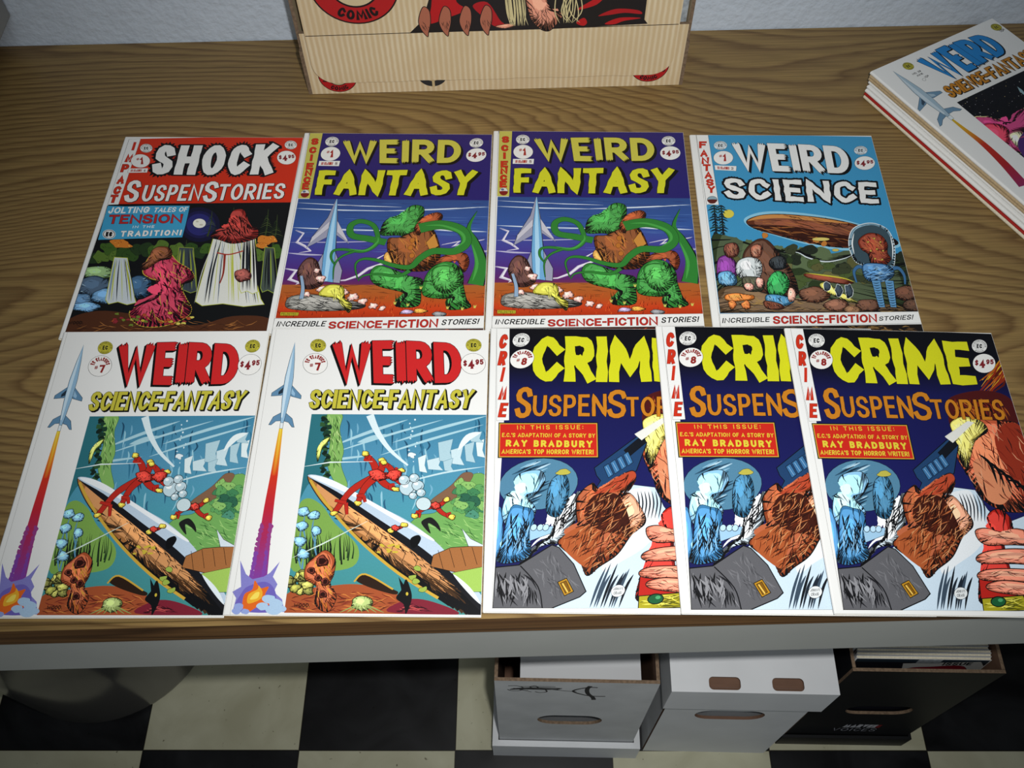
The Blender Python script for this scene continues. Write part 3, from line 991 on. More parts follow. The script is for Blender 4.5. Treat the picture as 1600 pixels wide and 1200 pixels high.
    a.part('issue_badge')
    a.issue(493, 184, 53, 37, '1')
    a.poly([(428, 226), (536, 224), (530, 248), (421, 250)], PAPER, False, 0.2)
    a.text('EC CLASSICS', [(442, 231), (502, 230)], [(438, 244), (498, 243)], '#b03a2c', 0.2)
    a.text('4', [(512, 230), (524, 230)], [(508, 244), (520, 244)], '#4a2a2c', 0.2)
    a.part('price_badge')
    a.price(1298, 166, 52, 38, '#7e2328')
    return a

def science_strip(a, inc, sf, st, box, below, cols):
    a.poly(box, PAPER, False, 0.25)
    a.text('INCREDIBLE', inc[0], inc[1], K, 0.17, gap=0.16)
    a.text('SCIENCE-FICTION', sf[0], sf[1], '#b22a22', 0.19, 0.2, K, gap=0.12)
    a.text('STORIES!', st[0], st[1], K, 0.17, gap=0.16)

def art_dusk():
    a = Art(H_DUSK, 5)
    a.part('cover_picture')
    on_sheet(a)
    r = a.rnd
    a.grad([(105, 15), (1160, 20), (1205, 412), (165, 400)], [(0, '#2c2168'), (1, '#27206a')], 2)
    L, Rr = (100, 393), (1205, 400)
    a.grad([(100, 393), (1200, 402), (1300, 1068), (75, 1070)], [(0, '#2f4c86'), (0.25, '#34559a'), (0.45, '#433f92'), (0.6, '#4b2f7e'), (0.70, '#5a2468'), (0.735, '#6a2a55'), (0.74, '#a85f2a'), (0.85, '#b0521f'), (0.93, '#c23d17'), (1, '#a8300f')], 12)
    a.setclip([(100, 393), (1200, 402), (1300, 1068), (75, 1070)])
    # thin streaks of cloud
    for p0, p1, w in (((98, 415), (700, 440), 1.1), ((95, 447), (640, 462), 1.5), ((600, 462), (1195, 438), 1.8), ((95, 556), (660, 574), 2.0), ((820, 560), (1210, 580), 2.4),
                      ((90, 640), (640, 632), 1.3), ((1150, 690), (1240, 688), 3.0), ((85, 700), (300, 712), 2.2)):
        a.line([p0, ((p0[0] + p1[0]) / 2, (p0[1] + p1[1]) / 2 + 3), p1], w, '#d5e0ec' if p0[1] < 600 else '#b7b3cf', 'both', True)
    for k in range(70):
        y = r.uniform(410, 700); x = r.uniform(90, 1150); l = r.uniform(60, 200)
        a.line([(x, y), (x + l / 2, y + 1), (x + l, y + 2)], 0.6, r.choice(['#24396f', '#2a2a66', '#5477b4']), 'both', keep=True)
    a.up()
    def zig(pts, w):
        a.line(pts, w, '#c9c3d6', 'both'); a.line([(x + 4, y - 3) for x, y in pts], w * 0.4, '#efeaf0', 'both')
    zig([(110, 572), (160, 590), (130, 640), (175, 660), (215, 690), (150, 700)], 2.4)
    zig([(85, 790), (150, 800), (120, 850), (180, 870), (160, 880)], 3.2)
    zig([(660, 700), (600, 735), (640, 760), (560, 790), (510, 830), (440, 855), (380, 860)], 3.4)
    zig([(960, 655), (1060, 635), (1030, 660), (1120, 640), (1200, 625)], 3.0)
    # tall crystal spire on the plain
    a.poly([(322, 385), (345, 520), (432, 650), (352, 600), (362, 700), (415, 800), (412, 872), (372, 868), (330, 862), (270, 850), (262, 770), (292, 700), (300, 610), (190, 670), (212, 610), (285, 500)], '#9a9bb0', False, 0.5)
    a.poly([(322, 385), (340, 520), (360, 700), (372, 868), (330, 862), (300, 850), (292, 700), (300, 560)], '#6fa9d4', False, 0.4)
    a.poly([(322, 385), (332, 560), (340, 740), (338, 860), (318, 862), (312, 700), (312, 540)], '#a9d4ee')
    a.poly([(212, 610), (300, 520), (300, 560), (205, 645)], '#c7c5cf', False, 0.2)
    a.poly([(345, 520), (420, 630), (410, 630), (350, 580)], '#c7c5cf', False, 0.2)
    # cracked ground
    for k in range(60):
        x = r.uniform(80, 1240); y = r.uniform(880, 960)
        a.line([(x, y), (x + r.uniform(15, 50), y + r.uniform(-6, 6)), (x + r.uniform(50, 90), y + r.uniform(-4, 8))], 0.45, '#4a2410', 'both', keep=True)
    a.up()
    for k in range(170):
        x = r.uniform(75, 1265); y = r.uniform(950, 1065)
        a.line([(x, y), (x + r.uniform(-4, 4), y - 9), (x + r.uniform(-9, 9), y - 20)], 0.6, r.choice(['#7a1e0c', '#e0662a', '#3a1008', '#d2521e']), 'end', keep=True)
    a.up()
    # grey stone with pale reeds and a yellow plant
    st_ = [(120, 975), (150, 945), (260, 935), (420, 960), (560, 985), (570, 1010), (480, 1025), (300, 1030), (140, 1015)]
    a.poly(st_, '#77756f', True, 0.5)
    a.hatch(st_, 90, 46, [K, '#bcb9b0', '#2c2b29'], 0.7, 5)
    a.poly([(175, 760), (215, 725), (262, 745), (290, 800), (318, 870), (262, 905), (200, 895), (160, 820)], '#4a2a26', True, 0.4)
    a.hatch([(175, 760), (262, 745), (310, 870), (200, 890)], 26, 46, [K, '#9a6a50'], 0.6, 70)
    for x, y, q in ((300, 850, 30), (312, 905, 26), (270, 800, 20), (440, 925, 30), (500, 950, 28), (560, 975, 24), (625, 1000, 24), (678, 1015, 18), (235, 935, 22)):
        a.blob(x, y, q, q * 0.72, '#d5a096', 0.4, 0.3, 11, 4, ['#8a4a4a', '#f0cfc6'], 0.5)
    a.tube([(205, 960), (205, 900), (185, 830)], 4.0, 2.5, '#8fa9c4')
    a.poly([(300, 930), (340, 885), (400, 880), (440, 900), (455, 960), (500, 990), (490, 1040), (455, 1000), (400, 955), (330, 950)], '#b6b03a', True, 0.4)
    a.hatch([(310, 930), (400, 885), (450, 960), (490, 1030)], 26, 40, ['#5a5a14', '#e2dd6a'], 0.6, 60)
    # giant green succulent: swollen stems, curling runners, orange pods
    G, G2, GD = '#2f7d31', '#48a045', '#14401a'
    def leafy(pts, n=40, c=G):
        a.poly(pts, c, True, 0.6, '#07140a')
        a.hatch(pts, n, 30, [GD, G2, '#0c260f'], 0.6, None)
    a.line([(1190, 880), (1205, 760), (1150, 640), (1100, 560), (1135, 462)], 0, '#07140a', (17, 0.6), True)
    a.line([(1190, 880), (1200, 760), (1147, 640), (1102, 560), (1135, 464)], 0, G, (15.5, 0.2), True)
    a.line([(1170, 860), (1180, 760), (1135, 650)], 3, G2, 'both', True)
    leafy([(700, 480), (760, 430), (830, 450), (815, 560), (770, 610), (700, 600), (610, 600), (600, 560), (625, 510)], 60)
    pod = [(650, 620), (720, 610), (830, 560), (900, 570), (950, 660), (960, 740), (900, 800), (760, 800), (690, 770), (660, 700)]
    a.poly(pod, '#6a3414', True, 0.6)
    a.hatch(pod, 70, 48, [K, '#b0662a', '#2a1206', '#d08a3c'], 0.8, 60)
    a.poly([(790, 560), (830, 500), (900, 470), (940, 485), (930, 520), (860, 545), (820, 600)], '#8a3a18', True, 0.5)
    a.poly([(870, 640), (910, 590), (945, 660), (900, 690)], '#c98a3c', False, 0.4)
    a.poly([(640, 720), (660, 695), (700, 760), (740, 790), (660, 760)], '#b8843a', True, 0.4)
    a.poly([(925, 800), (960, 730), (1040, 700), (1110, 705), (1135, 760), (1110, 810), (1060, 740)], '#7c3416', True, 0.5)
    for x, y in ((790, 628), (785, 670), (800, 715)):
        a.oval(x, y, 15, 14, '#b86f2c', 0.3)
    leafy([(580, 800), (620, 770), (700, 790), (800, 830), (880, 850), (885, 920), (880, 1000), (760, 1005), (790, 970), (800, 930), (640, 890), (585, 850)], 80)
    leafy([(920, 790), (990, 750), (1060, 765), (1110, 820), (1120, 880), (1150, 960), (1180, 1010), (1050, 1020), (1080, 960), (1000, 960), (900, 940), (890, 860)], 110)
    leafy([(930, 800), (1000, 770), (1080, 800), (1100, 880), (1040, 930), (960, 900)], 60, '#3a8c39')
    for x, y in ((745, 992), (820, 1002), (880, 905), (1050, 1018), (1135, 1024), (1205, 1012)):
        for k in (-10, 0, 10):
            a.line([(x, y), (x + k, y - 18)], 1.6, '#c8c25a', 'end', keep=True)
        a.up()
    a.tube([(640, 640), (540, 620), (440, 600), (425, 545), (480, 520), (560, 550), (590, 640), (520, 690), (400, 680), (345, 690), (340, 730), (370, 770)], 8.5, 1.2, G)
    a.line([(590, 610), (590, 640), (530, 685), (430, 676)], 2.2, G2, 'both', True)
    a.tube([(470, 690), (400, 720), (365, 770), (370, 850)], 3, 0.5, G)
    a.tube([(820, 560), (940, 540), (1060, 570), (1100, 640), (1040, 690), (920, 690), (850, 730), (800, 780), (700, 770), (600, 740), (520, 735), (485, 770), (510, 850)], 13, 0.7, G)
    a.line([(850, 545), (950, 545), (1060, 585), (1085, 635), (1030, 675)], 3.2, G2, 'both', True)
    a.tube([(800, 800), (740, 830), (620, 820), (540, 830), (515, 860)], 4.5, 0.6, G)
    # small shells on the ground
    for x, y, c in ((820, 1035, '#9a86a8'), (895, 1030, '#c0802c'), (1005, 1048, '#6b6a6c')):
        a.blob(x, y, 40, 14, c, 0.4, 0.2, 10, 5, K, 0.4, 0)
    a.poly([(98, 1036), (204, 1038), (202, 1056), (98, 1056)], '#b9ad2c', False, 0.3)
    a.text('FELDSTEIN', [(105, 1040), (198, 1042)], [(104, 1053), (196, 1053)], '#4a3a10', 0.16)
    a.clip = None
    on_sheet(a)
    a.grad([(68, 1140), (1300, 1128), (1300, 1160), (66, 1164)], [(0, '#1a0d0a'), (0.5, '#5a1c0a'), (1, '#8c2a0c')], 3)
    a.hatch([(700, 1136), (1280, 1132), (1280, 1156), (700, 1160)], 60, 30, ['#c8481c', '#1c0806'], 0.7, 0)
    a.part('caption_banner')
    science_strip(a, ([(92, 1088), (372, 1086)], [(84, 1118), (364, 1117)]), ([(386, 1090), (700, 1083), (1008, 1074)], [(386, 1130), (700, 1126), (1010, 1122)]),
                  ([(1034, 1078), (1246, 1072)], [(1028, 1110), (1240, 1103)]), [(70, 1072), (1292, 1056), (1300, 1126), (66, 1140)], None, None)
    a.part('title_lettering')
    Y1, Y2 = '#c9c24c', '#d0d02a'
    a.text('WEIRD', [(306, 60), (650, 56), (985, 60)], [(330, 186), (650, 192), (994, 188)], Y1, 0.215, 0.5, sh=(2.2, 2.6), ragged=0.5, gap=0.13)
    a.text('FANTASY', [(194, 232), (640, 230), (1100, 232)], [(190, 370), (640, 374), (1086, 372)], Y2, 0.205, 0.5, sh=(3.4, 1.6), wavy=0.10, gap=0.10)
    a.part('side_banner')
    a.poly([(110, 17), (183, 17), (166, 390), (98, 390)], '#c2bb58', False, 0.2)
    a.stack('SCIENCE', [(145, 68), (141, 117), (139, 160), (138, 208), (136, 246), (134, 286), (132, 322)], 40, 36, RED, 0.26, 0.25)
    a.oval(134, 363, 24, 22, '#d8d6cf', 0.3)
    a.poly([(112, 362), (156, 362), (150, 380), (134, 385), (118, 380)], '#7c1f1a', True)
    a.oval(128, 352, 9, 6, '#5a6a8a')
    a.part('publisher_emblem')
    a.emblem(243, 68, 39, 27, PAPER)
    a.part('publisher_emblem#2')
    a.emblem(1070, 76, 39, 27, PAPER)
    a.part('issue_badge')
    a.issue(245, 138, 56, 40, '1')
    a.poly([(187, 178), (307, 178), (304, 208), (185, 206)], PAPER, False, 0.2)
    a.text('EC CLASSICS', [(202, 185), (268, 185)], [(200, 201), (266, 201)], '#b03a2c', 0.2)
    a.text('5', [(280, 186), (294, 186)], [(279, 201), (293, 201)], '#5a3434', 0.2)
    a.part('price_badge')
    a.price(1080, 145, 58, 39)
    a.part('small_print')
    a.line([(104, 20), (66, 1164)], 0.25, '#6f6c66')
    return a

def art_sky():
    a = Art(H_SKY, 7)
    a.part('cover_picture')
    on_sheet(a)
    r = a.rnd
    a.poly([(130, 36), (1062, 52), (1345, 1046), (198, 1056), (122, 440), (160, 430)], '#3f93c0')
    a.setclip([(132, 38), (1062, 52), (1345, 1046), (200, 1054), (125, 440)])
    # pines at the left with the yellow moon
    a.oval(248, 490, 31, 24, '#d8c94c', 0.2)
    for x in (165, 205):
        a.line([(x, 440), (x + 10, 560), (x + 18, 680)], 0, '#131a1e', (1.2, 2.6), True)
        for k in range(14):
            yy = 445 + 15 * k; w_ = 26 + 12 * math.sin(k * 1.7)
            a.line([(x - w_ + k, yy + 12), (x + k, yy), (x + w_ + k, yy + 14)], 2.2, r.choice(['#16242a', '#1d3a34', '#0e1518']), 'both', True, keep=True)
        a.up()
    # long lens-shaped cloud, lit underneath
    lens = [(350, 530), (430, 498), (560, 492), (760, 510), (930, 540), (1090, 590), (1200, 640), (1190, 670), (1040, 682), (860, 680), (680, 650), (520, 610), (390, 572)]
    a.poly([(x + (x - 770) * 0.035, y + (y - 590) * 0.16) for x, y in lens], '#8ac4dc', True)
    a.poly(lens, '#5c2c18', True, 0.7, '#1a0c08')
    a.poly([(355, 530), (430, 500), (560, 495), (760, 513), (930, 545), (760, 532), (560, 515), (430, 520)], '#c88a4a', True)
    a.poly([(420, 560), (600, 560), (900, 610), (1120, 640), (1040, 672), (860, 672), (690, 642), (520, 600)], '#36170e', True)
    a.hatch(lens, 110, 90, ['#1c0a06', '#8a4a26', '#b8743a', '#421c10'], 0.7, 12, 0.2)
    for x, y in ((455, 612), (745, 640), (790, 660)):
        a.blob(x, y, 18, 16, '#c07a34', 0.3, 0.2, 9)
    a.oval(772, 634, 50, 10, '#d8c76a', 0.3); a.oval(855, 696, 20, 8, '#c8b65a', 0.3); a.oval(892, 750, 34, 15, '#c2a545', 0.35)
    # dark hills
    a.poly([(150, 640), (240, 620), (330, 650), (480, 690), (640, 700), (720, 740), (840, 760), (980, 720), (1180, 720), (1330, 760), (1345, 1046), (200, 1054)], '#2e3a22', True, 0.5)
    a.line([(560, 705), (640, 710), (700, 740), (800, 762), (900, 745), (960, 720)], 1.6, '#d3dde0', 'both', True)
    for k in range(40):
        a.blob(r.uniform(180, 1300), r.uniform(690, 900), r.uniform(24, 60), r.uniform(18, 34), r.choice(['#2c3a20', '#4a5a30', '#39402a', '#5a5a34', '#252c20', '#6a6a42']), 0.25, 0.22, 10, 4, '#0e120c', 0.5)
    mound = [(330, 720), (400, 640), (470, 640), (540, 720), (600, 800), (640, 900), (620, 960), (400, 960), (340, 850)]
    a.poly(mound, '#4a2c1e', True, 0.5); a.hatch(mound, 50, 60, [K, '#7a4a30'], 0.7, 60)
    # brown rocks and ground
    a.poly([(200, 1054), (190, 930), (300, 900), (520, 960), (640, 980), (820, 1000), (1345, 1020), (1345, 1054)], '#55402a', True, 0.4)
    a.hatch([(200, 1050), (200, 920), (600, 980), (1300, 1010), (1320, 1046)], 110, 60, [K, '#8a6a3c', '#2a1c10', '#a8874c'], 0.7, 10)
    for x, y, rx, ry, c in ((735, 950, 88, 48, '#5a3624'), (860, 1010, 70, 34, '#6a4230'), (1040, 1010, 70, 36, '#4c2e20'), (950, 1035, 50, 24, '#6a4a30'), (1260, 940, 70, 44, '#4a2a1c'), (1300, 1010, 60, 34, '#3a2418')):
        a.blob(x, y, rx, ry, c, 0.5, 0.08, 12, 22, [K, '#8a5c40'], 0.7, 30)
    # a smaller pale yellow lens of mist in the valley
    a.poly([(680, 830), (760, 836), (880, 850), (960, 880), (900, 890), (780, 872), (690, 850)], '#6a2c1a', True, 0.4)
    a.line([(684, 826), (780, 838), (900, 856), (962, 878)], 1.8, '#c9bd3c', 'both', True)
    a.poly([(765, 890), (810, 880), (860, 920), (950, 970), (985, 1000), (900, 980), (800, 930)], '#c9c25a', True, 0.4)
    for x, y, h_ in ((808, 905, 30), (872, 925, 34), (930, 925, 40)):
        a.blob(x, y, 22, h_, '#1f2a33', 0.5, 0.25, 10, 0, lcol='#dfe6e8')
    # coloured boulders on the near bank
    def rock(pts, c, hc, n=30):
        a.poly(pts, c, True, 0.6); a.hatch(pts, n, 36, hc, 0.6, 70)
    rock([(190, 745), (240, 725), (285, 760), (300, 810), (285, 870), (290, 895), (200, 890), (180, 820)], '#6b2a78', ['#2c0e34', '#9a4aa8'])
    rock([(190, 830), (250, 815), (292, 850), (290, 890), (240, 898), (195, 885)], '#4f8ab2', ['#123048', '#9cc6de'])
    rock([(230, 665), (285, 655), (308, 690), (295, 730), (245, 738), (222, 705)], '#6a3426', [K, '#b07a5a'])
    rock([(300, 760), (360, 735), (420, 750), (440, 800), (415, 860), (330, 862), (290, 820)], '#aab0b0', ['#3c4448', '#e0e4e2'])
    rock([(375, 680), (420, 662), (440, 690), (425, 735), (380, 735)], '#8a4a34', [K, '#d09a80'])
    rock([(330, 850), (410, 850), (450, 870), (440, 925), (360, 930), (330, 900)], '#3a3a2c', [K, '#6a6a4c'])
    a.blob(425, 880, 24, 30, '#cf8f80', 0.5, 0.15, 9, 5, K, 0.5); a.blob(362, 905, 26, 22, '#cf8f80', 0.5, 0.15, 9, 5, K, 0.5)
    rock([(480, 850), (520, 815), (570, 830), (595, 885), (560, 950), (490, 955), (465, 900)], '#23863f', ['#0a3014', '#55b46a'], 40)
    rock([(490, 745), (540, 728), (575, 750), (565, 800), (510, 808), (478, 780)], '#1c2022', ['#000000', '#4a5258'])
    rock([(465, 950), (560, 955), (620, 985), (560, 1015), (470, 1000)], '#356f94', ['#0e2434', '#8ab8d4'])
    rock([(450, 985), (540, 1000), (560, 1030), (470, 1030)], '#5a2c1c', [K, '#8a4a30'])
    a.blob(606, 950, 22, 40, '#cf9684', 0.5, 0.15, 9, 5, K, 0.5)
    rock([(232, 950), (290, 940), (350, 948), (392, 955), (385, 978), (320, 985), (260, 990), (228, 975)], '#c8702a', ['#5a2a0c', '#e8a45a'], 30)
    a.blob(270, 1005, 24, 30, '#b8622a', 0.4, 0.2, 9, 6, ['#5a2a0c'], 0.6); a.blob(345, 1010, 26, 26, '#b8622a', 0.4, 0.2, 9, 6, ['#5a2a0c'], 0.6)
    # glassy bell flower with a russet heart on a blue ribbed stem
    bell = [(945, 720), (930, 650), (950, 580), (1010, 548), (1080, 545), (1150, 580), (1185, 650), (1192, 740), (1170, 800), (1060, 790), (980, 770)]
    a.poly(bell, '#6f8fa0', True, 0.9, '#dbe6ea')
    a.poly([(x * 0.9 + 107, y * 0.9 + 66) for x, y in bell], '#3a4e58', True)
    a.poly([(985, 640), (1040, 600), (1110, 610), (1150, 660), (1150, 710), (1170, 750), (1120, 790), (1060, 780), (1040, 720), (1000, 690)], '#7a2c1a', True, 0.5)
    a.hatch([(985, 640), (1040, 605), (1140, 660), (1150, 760), (1060, 770)], 60, 40, ['#2c0c06', '#b8603a', '#d08a4a', '#4a160c'], 0.7, 40)
    for x, y in ((1040, 650), (1075, 630), (1110, 650), (1090, 690), (1055, 700), (1125, 700), (1080, 745), (1120, 750)):
        a.oval(x, y, 7, 5, '#c9ae4a', 0.3)
    a.line([(960, 600), (950, 660), (962, 720)], 1.4, '#eef4f4', 'both', True)
    a.line([(1165, 610), (1180, 680), (1178, 750)], 1.2, '#eef4f4', 'both', True)
    B = '#3c6a96'
    for pts, w0, w1 in (([(1020, 800), (985, 790), (960, 820), (975, 880)], 5, 1.5), ([(1180, 800), (1215, 800), (1245, 840), (1250, 890)], 5, 1.5)):
        a.tube(pts, w0, w1, B)
    body = [(1010, 780), (1080, 770), (1160, 785), (1190, 830), (1150, 870), (1070, 880), (1020, 850)]
    a.poly(body, B, True, 0.6); a.hatch(body, 50, 34, [K, '#9cc4e0', '#173048'], 0.8, 0)
    for x0, x1 in ((1085, 1120), (1160, 1185)):
        a.line([(x0, 870), ((x0 + x1) / 2, 950), (x1, 1020)], 0, '#0c1218', (9.5, 6.5), True)
        a.line([(x0, 870), ((x0 + x1) / 2, 950), (x1, 1020)], 0, '#5f95c0', (8.5, 5.5), True)
        for k in range(10):
            f = k / 10
            x = x0 + (x1 - x0) * f; y = 880 + 140 * f
            a.line([(x - 20, y), (x, y + 5), (x + 20, y)], 0.9, '#16283a', 'both', True, keep=True)
        a.up()
    a.text('WOOD.', [(212, 1040), (282, 1039)], [(212, 1052), (282, 1051)], '#140e0a', 0.2)
    a.clip = None
    on_sheet(a)
    a.poly([(202, 1134), (1400, 1116), (1400, 1180), (208, 1168)], '#1a1512')
    a.hatch([(420, 1134), (1340, 1122), (1360, 1176), (430, 1168)], 70, 60, ['#8a6a3c', '#5a4228', '#3a2a1a'], 1.3, 20)
    a.part('caption_banner')
    science_strip(a, ([(214, 1082), (482, 1076)], [(210, 1111), (480, 1104)]), ([(500, 1072), (790, 1066), (1088, 1060)], [(502, 1115), (790, 1112), (1092, 1106)]),
                  ([(1104, 1074), (1300, 1062)], [(1102, 1098), (1294, 1090)]), [(196, 1058), (1390, 1044), (1390, 1110), (203, 1132)], None, None)
    a.part('title_lettering')
    a.text('WEIRD', [(266, 84), (590, 92), (915, 108)], [(300, 240), (620, 252), (944, 262)], PAPER, 0.2, 0.5, sh=(2.6, 2.2), ragged=0.5, gap=0.10)
    a.text('SCIENCE', [(218, 286), (650, 298), (1085, 312)], [(232, 402), (660, 420), (1104, 432)], PAPER, 0.21, 2.2, K, spiky=0.03, wavy=0.14, gap=0.17)
    a.part('side_banner')
    a.poly([(64, 37), (131, 39), (193, 440), (122, 436)], PAPER, False, 0.3)
    a.stack('FANTASY', [(102, 98), (108, 146), (116, 188), (124, 228), (133, 270), (142, 312), (150, 352)], 42, 38, RED, 0.24, 0.2)
    a.oval(155, 410, 28, 20, '#8aa4ae', 0.4)
    a.poly([(130, 410), (182, 410), (172, 428), (155, 432), (138, 428)], '#5a2018', True)
    a.part('publisher_emblem')
    a.emblem(202, 102, 38, 25, '#d5dfe4')
    a.part('publisher_emblem#2')
    a.emblem(998, 130, 38, 25, '#d5dfe4')
    a.part('issue_badge')
    a.issue(218, 172, 56, 39, '1')
    a.poly([(168, 214), (293, 219), (291, 247), (172, 241)], PAPER, False, 0.2)
    a.text('EC CLASSICS', [(184, 221), (252, 224)], [(186, 236), (252, 239)], '#b03a2c', 0.2)
    a.text('2', [(262, 225), (276, 226)], [(262, 240), (276, 241)], '#5a3434', 0.2)
    a.part('price_badge')
    a.price(1021, 202, 58, 39)
    a.part('small_print')
    a.line([(62, 38), (204, 1168)], 0.25, '#7a776f')
    return a

def rocket(a, pts, pal=('#8fb4cf', '#5d86a6', '#23313d', '#c3d9e6')):
    """plain needle rocket; pts maps along/across units (0..1 tail, -1..1 half span) to tracing units"""
    f = pts
    def q(*l): return [f(u, v) for u, v in l]
    for sg in (1, -1):
        a.poly(q((0.50, 0.18 * sg), (0.62, 0.9 * sg), (0.66, 0.92 * sg), (0.64, 0.3 * sg), (0.60, 0.16 * sg)), pal[1], False, 0.35)
        a.poly(q((0.84, 0.14 * sg), (0.90, 0.62 * sg), (1.0, 0.86 * sg), (1.0, 0.70 * sg), (0.95, 0.42 * sg), (0.94, 0.12 * sg)), pal[1], False, 0.35)
        a.poly(q((0.52, 0.16 * sg), (0.60, 0.5 * sg), (0.635, 0.5 * sg), (0.60, 0.16 * sg)), pal[2] if sg < 0 else pal[0])
    a.poly(q((0.0, 0), (0.2, 0.13), (0.42, 0.24), (0.62, 0.25), (0.85, 0.16), (0.98, 0.09), (0.98, -0.09), (0.85, -0.16), (0.62, -0.25), (0.42, -0.24), (0.2, -0.13)), pal[0], False, 0.35)
    a.poly(q((0.08, -0.02), (0.3, 0.0), (0.6, 0.0), (0.9, -0.02), (0.9, -0.12), (0.62, -0.2), (0.42, -0.19), (0.2, -0.1)), pal[3])
    a.poly(q((0.96, 0.1), (1.03, 0.1), (1.03, -0.1), (0.96, -0.1)), '#d9e2e6', False, 0.3)

def art_sea():
    a = Art(H_SEA, 11)
    on_sheet(a)
    a.part('cover_picture')
    r = a.rnd
    box = [(378, 358), (1082, 361), (1056, 1152), (266, 1143)]
    a.setclip(box)
    a.grad(box, [(0, '#3f7f9d'), (0.25, '#4d8cab'), (0.5, '#4a93a6'), (1, '#3f8a86')], 6)
    for k in range(60):
        x = r.uniform(480, 1060); y = r.uniform(370, 700)
        a.line([(x, y), (x + r.uniform(-5, 12), y + 20), (x + r.uniform(-8, 14), y + r.uniform(40, 80))], 1.6, r.choice(['#2b5d7b', '#6fa6bf', '#1f4a66', '#2f6d8c', '#8fc0d0']), 'both', True, keep=True)
    a.up()
    # slanting light shafts
    for p0, p1, w in (((470, 480), (760, 380), 3.2), ((480, 505), (900, 380), 2.2), ((650, 520), (1060, 400), 2.4), ((700, 470), (1075, 365), 3.0), ((350, 560), (620, 520), 2.4), ((560, 470), (690, 440), 5.0)):
        a.line([p0, ((p0[0] + p1[0]) / 2, (p0[1] + p1[1]) / 2 - 4), p1], w, '#a5cbd6', 'both', True)
    a.line([(610, 362), (640, 430), (690, 500), (760, 560)], 0, '#d5e6ea', (7, 1.6), True)
    # pale blocks of ice in the distance
    for x, y, w_, h_ in ((800, 530, 34, 60), (835, 540, 60, 40), (880, 470, 60, 80), (930, 500, 50, 60), (985, 480, 40, 70), (1030, 470, 34, 60), (1005, 440, 50, 30), (900, 545, 40, 40)):
        a.poly([(x, y), (x + w_, y - 14), (x + w_ * 0.8, y + h_ * 0.5), (x + w_ * 1.1, y + h_), (x + 6, y + h_ * 0.9)], r.choice(['#c3d9df', '#d7e5e6', '#a9c8d2']), False, 0.3, '#4a7d92')
    a.line([(960, 500), (1000, 450), (1050, 430)], 6.0, '#dfeaea', 'both', True)
    a.line([(700, 640), (900, 590), (1066, 565)], 1.6, '#bfd8dd', 'both', True)
    # left: dark water, algae curtain
    a.poly([(378, 358), (450, 358), (435, 500), (420, 600), (360, 640), (300, 760), (330, 640), (360, 480)], '#2c6d78', True)
    a.poly([(440, 358), (500, 360), (490, 420), (505, 500), (495, 560), (520, 640), (480, 640), (440, 560), (450, 470)], '#7fae5c', True, 0.3, '#2f4f22')
    a.hatch([(440, 358), (495, 360), (500, 560), (460, 600)], 60, 26, ['#3c6a2c', '#b5cf86', '#20401c'], 0.6, 80)
    for k in range(26):
        a.blob(432 + r.uniform(-12, 12), 370 + k * 9.5, 13, 9, r.choice(['#1b3a2a', '#2f5530', '#12241c']), 0.0, 0.4, 8)
    a.poly([(400, 545), (398, 500), (420, 465), (452, 448), (440, 470), (420, 490), (408, 530)], '#b8c25a', True, 0.4)
    # green slopes on the right and lower left
    a.poly([(760, 830), (800, 760), (880, 740), (960, 640), (1000, 600), (1080, 620), (1080, 900), (900, 900)], '#6ea457', True, 0.3, '#2f4f22')
    a.poly([(850, 700), (930, 640), (980, 590), (1020, 600), (960, 680), (880, 720)], '#7c5c45', True, 0.2)
    for k in range(26):
        a.blob(r.uniform(960, 1070), r.uniform(625, 760), 26, 18, r.choice(['#3f7d52', '#5c9a58', '#86b765', '#2c5f48', '#4a8a70']), 0.2, 0.3, 9, 5, '#16301c', 0.5)
    a.hatch([(800, 780), (1070, 760), (1060, 890), (860, 880)], 60, 36, ['#2c5a2a', '#a3cc7a'], 0.5, 30)
    a.poly([(290, 960), (320, 740), (360, 690), (420, 720), (470, 790), (560, 880), (540, 960), (400, 980)], '#7aa34c', True)
    for k in range(40):
        x = r.uniform(310, 540)
        a.line([(x, r.uniform(900, 960)), (x + r.uniform(-8, 8), r.uniform(860, 900)), (x + r.uniform(-10, 10), r.uniform(810, 860))], 1.4, r.choice(['#16221a', '#223c20', '#0f1712']), 'end', True, keep=True)
    a.up()
    for x, y in ((350, 745), (385, 760), (335, 800), (330, 860), (345, 910), (395, 820)):
        a.blob(x, y, 24, 18, '#6fa3bd', 0.4, 0.25, 10, 6, ['#24506a', '#b8d8e4'], 0.5)
        a.line([(x, y + 12), (x - 6, y + 60), (x + 4, y + 110)], 1.6, '#5a8fae', 'both', True)
    # long fallen hull-like log lying across the slope: pale top, shaded middle, planked brown side
    log = [(362, 602), (400, 612), (520, 680), (640, 760), (800, 860), (900, 950), (1056, 1100), (1056, 1152), (980, 1140), (880, 1080), (720, 980), (560, 840), (440, 730), (380, 650)]
    a.poly(log, '#a06a3a', True, 0.7)
    a.poly([(362, 602), (420, 612), (560, 690), (700, 770), (860, 870), (960, 970), (1056, 1090), (1056, 1140), (960, 1050), (820, 930), (640, 800), (480, 690)], '#15151a', True)
    a.poly([(362, 602), (440, 610), (600, 700), (760, 780), (890, 880), (990, 1000), (1056, 1080), (1056, 1110), (960, 1010), (820, 890), (640, 770), (480, 665)], '#b9cbdc', True)
    a.poly([(372, 604), (460, 618), (620, 705), (760, 785), (860, 850), (840, 850), (700, 770), (560, 690)], '#e9edf0', True)
    a.hatch([(480, 690), (640, 800), (820, 930), (1000, 1080), (960, 1060), (700, 880), (520, 730)], 120, 26, K, 0.7, 42)
    a.line([(372, 618), (430, 705), (560, 850), (720, 985), (880, 1085)], 2.4, '#c9a23c', None, True)
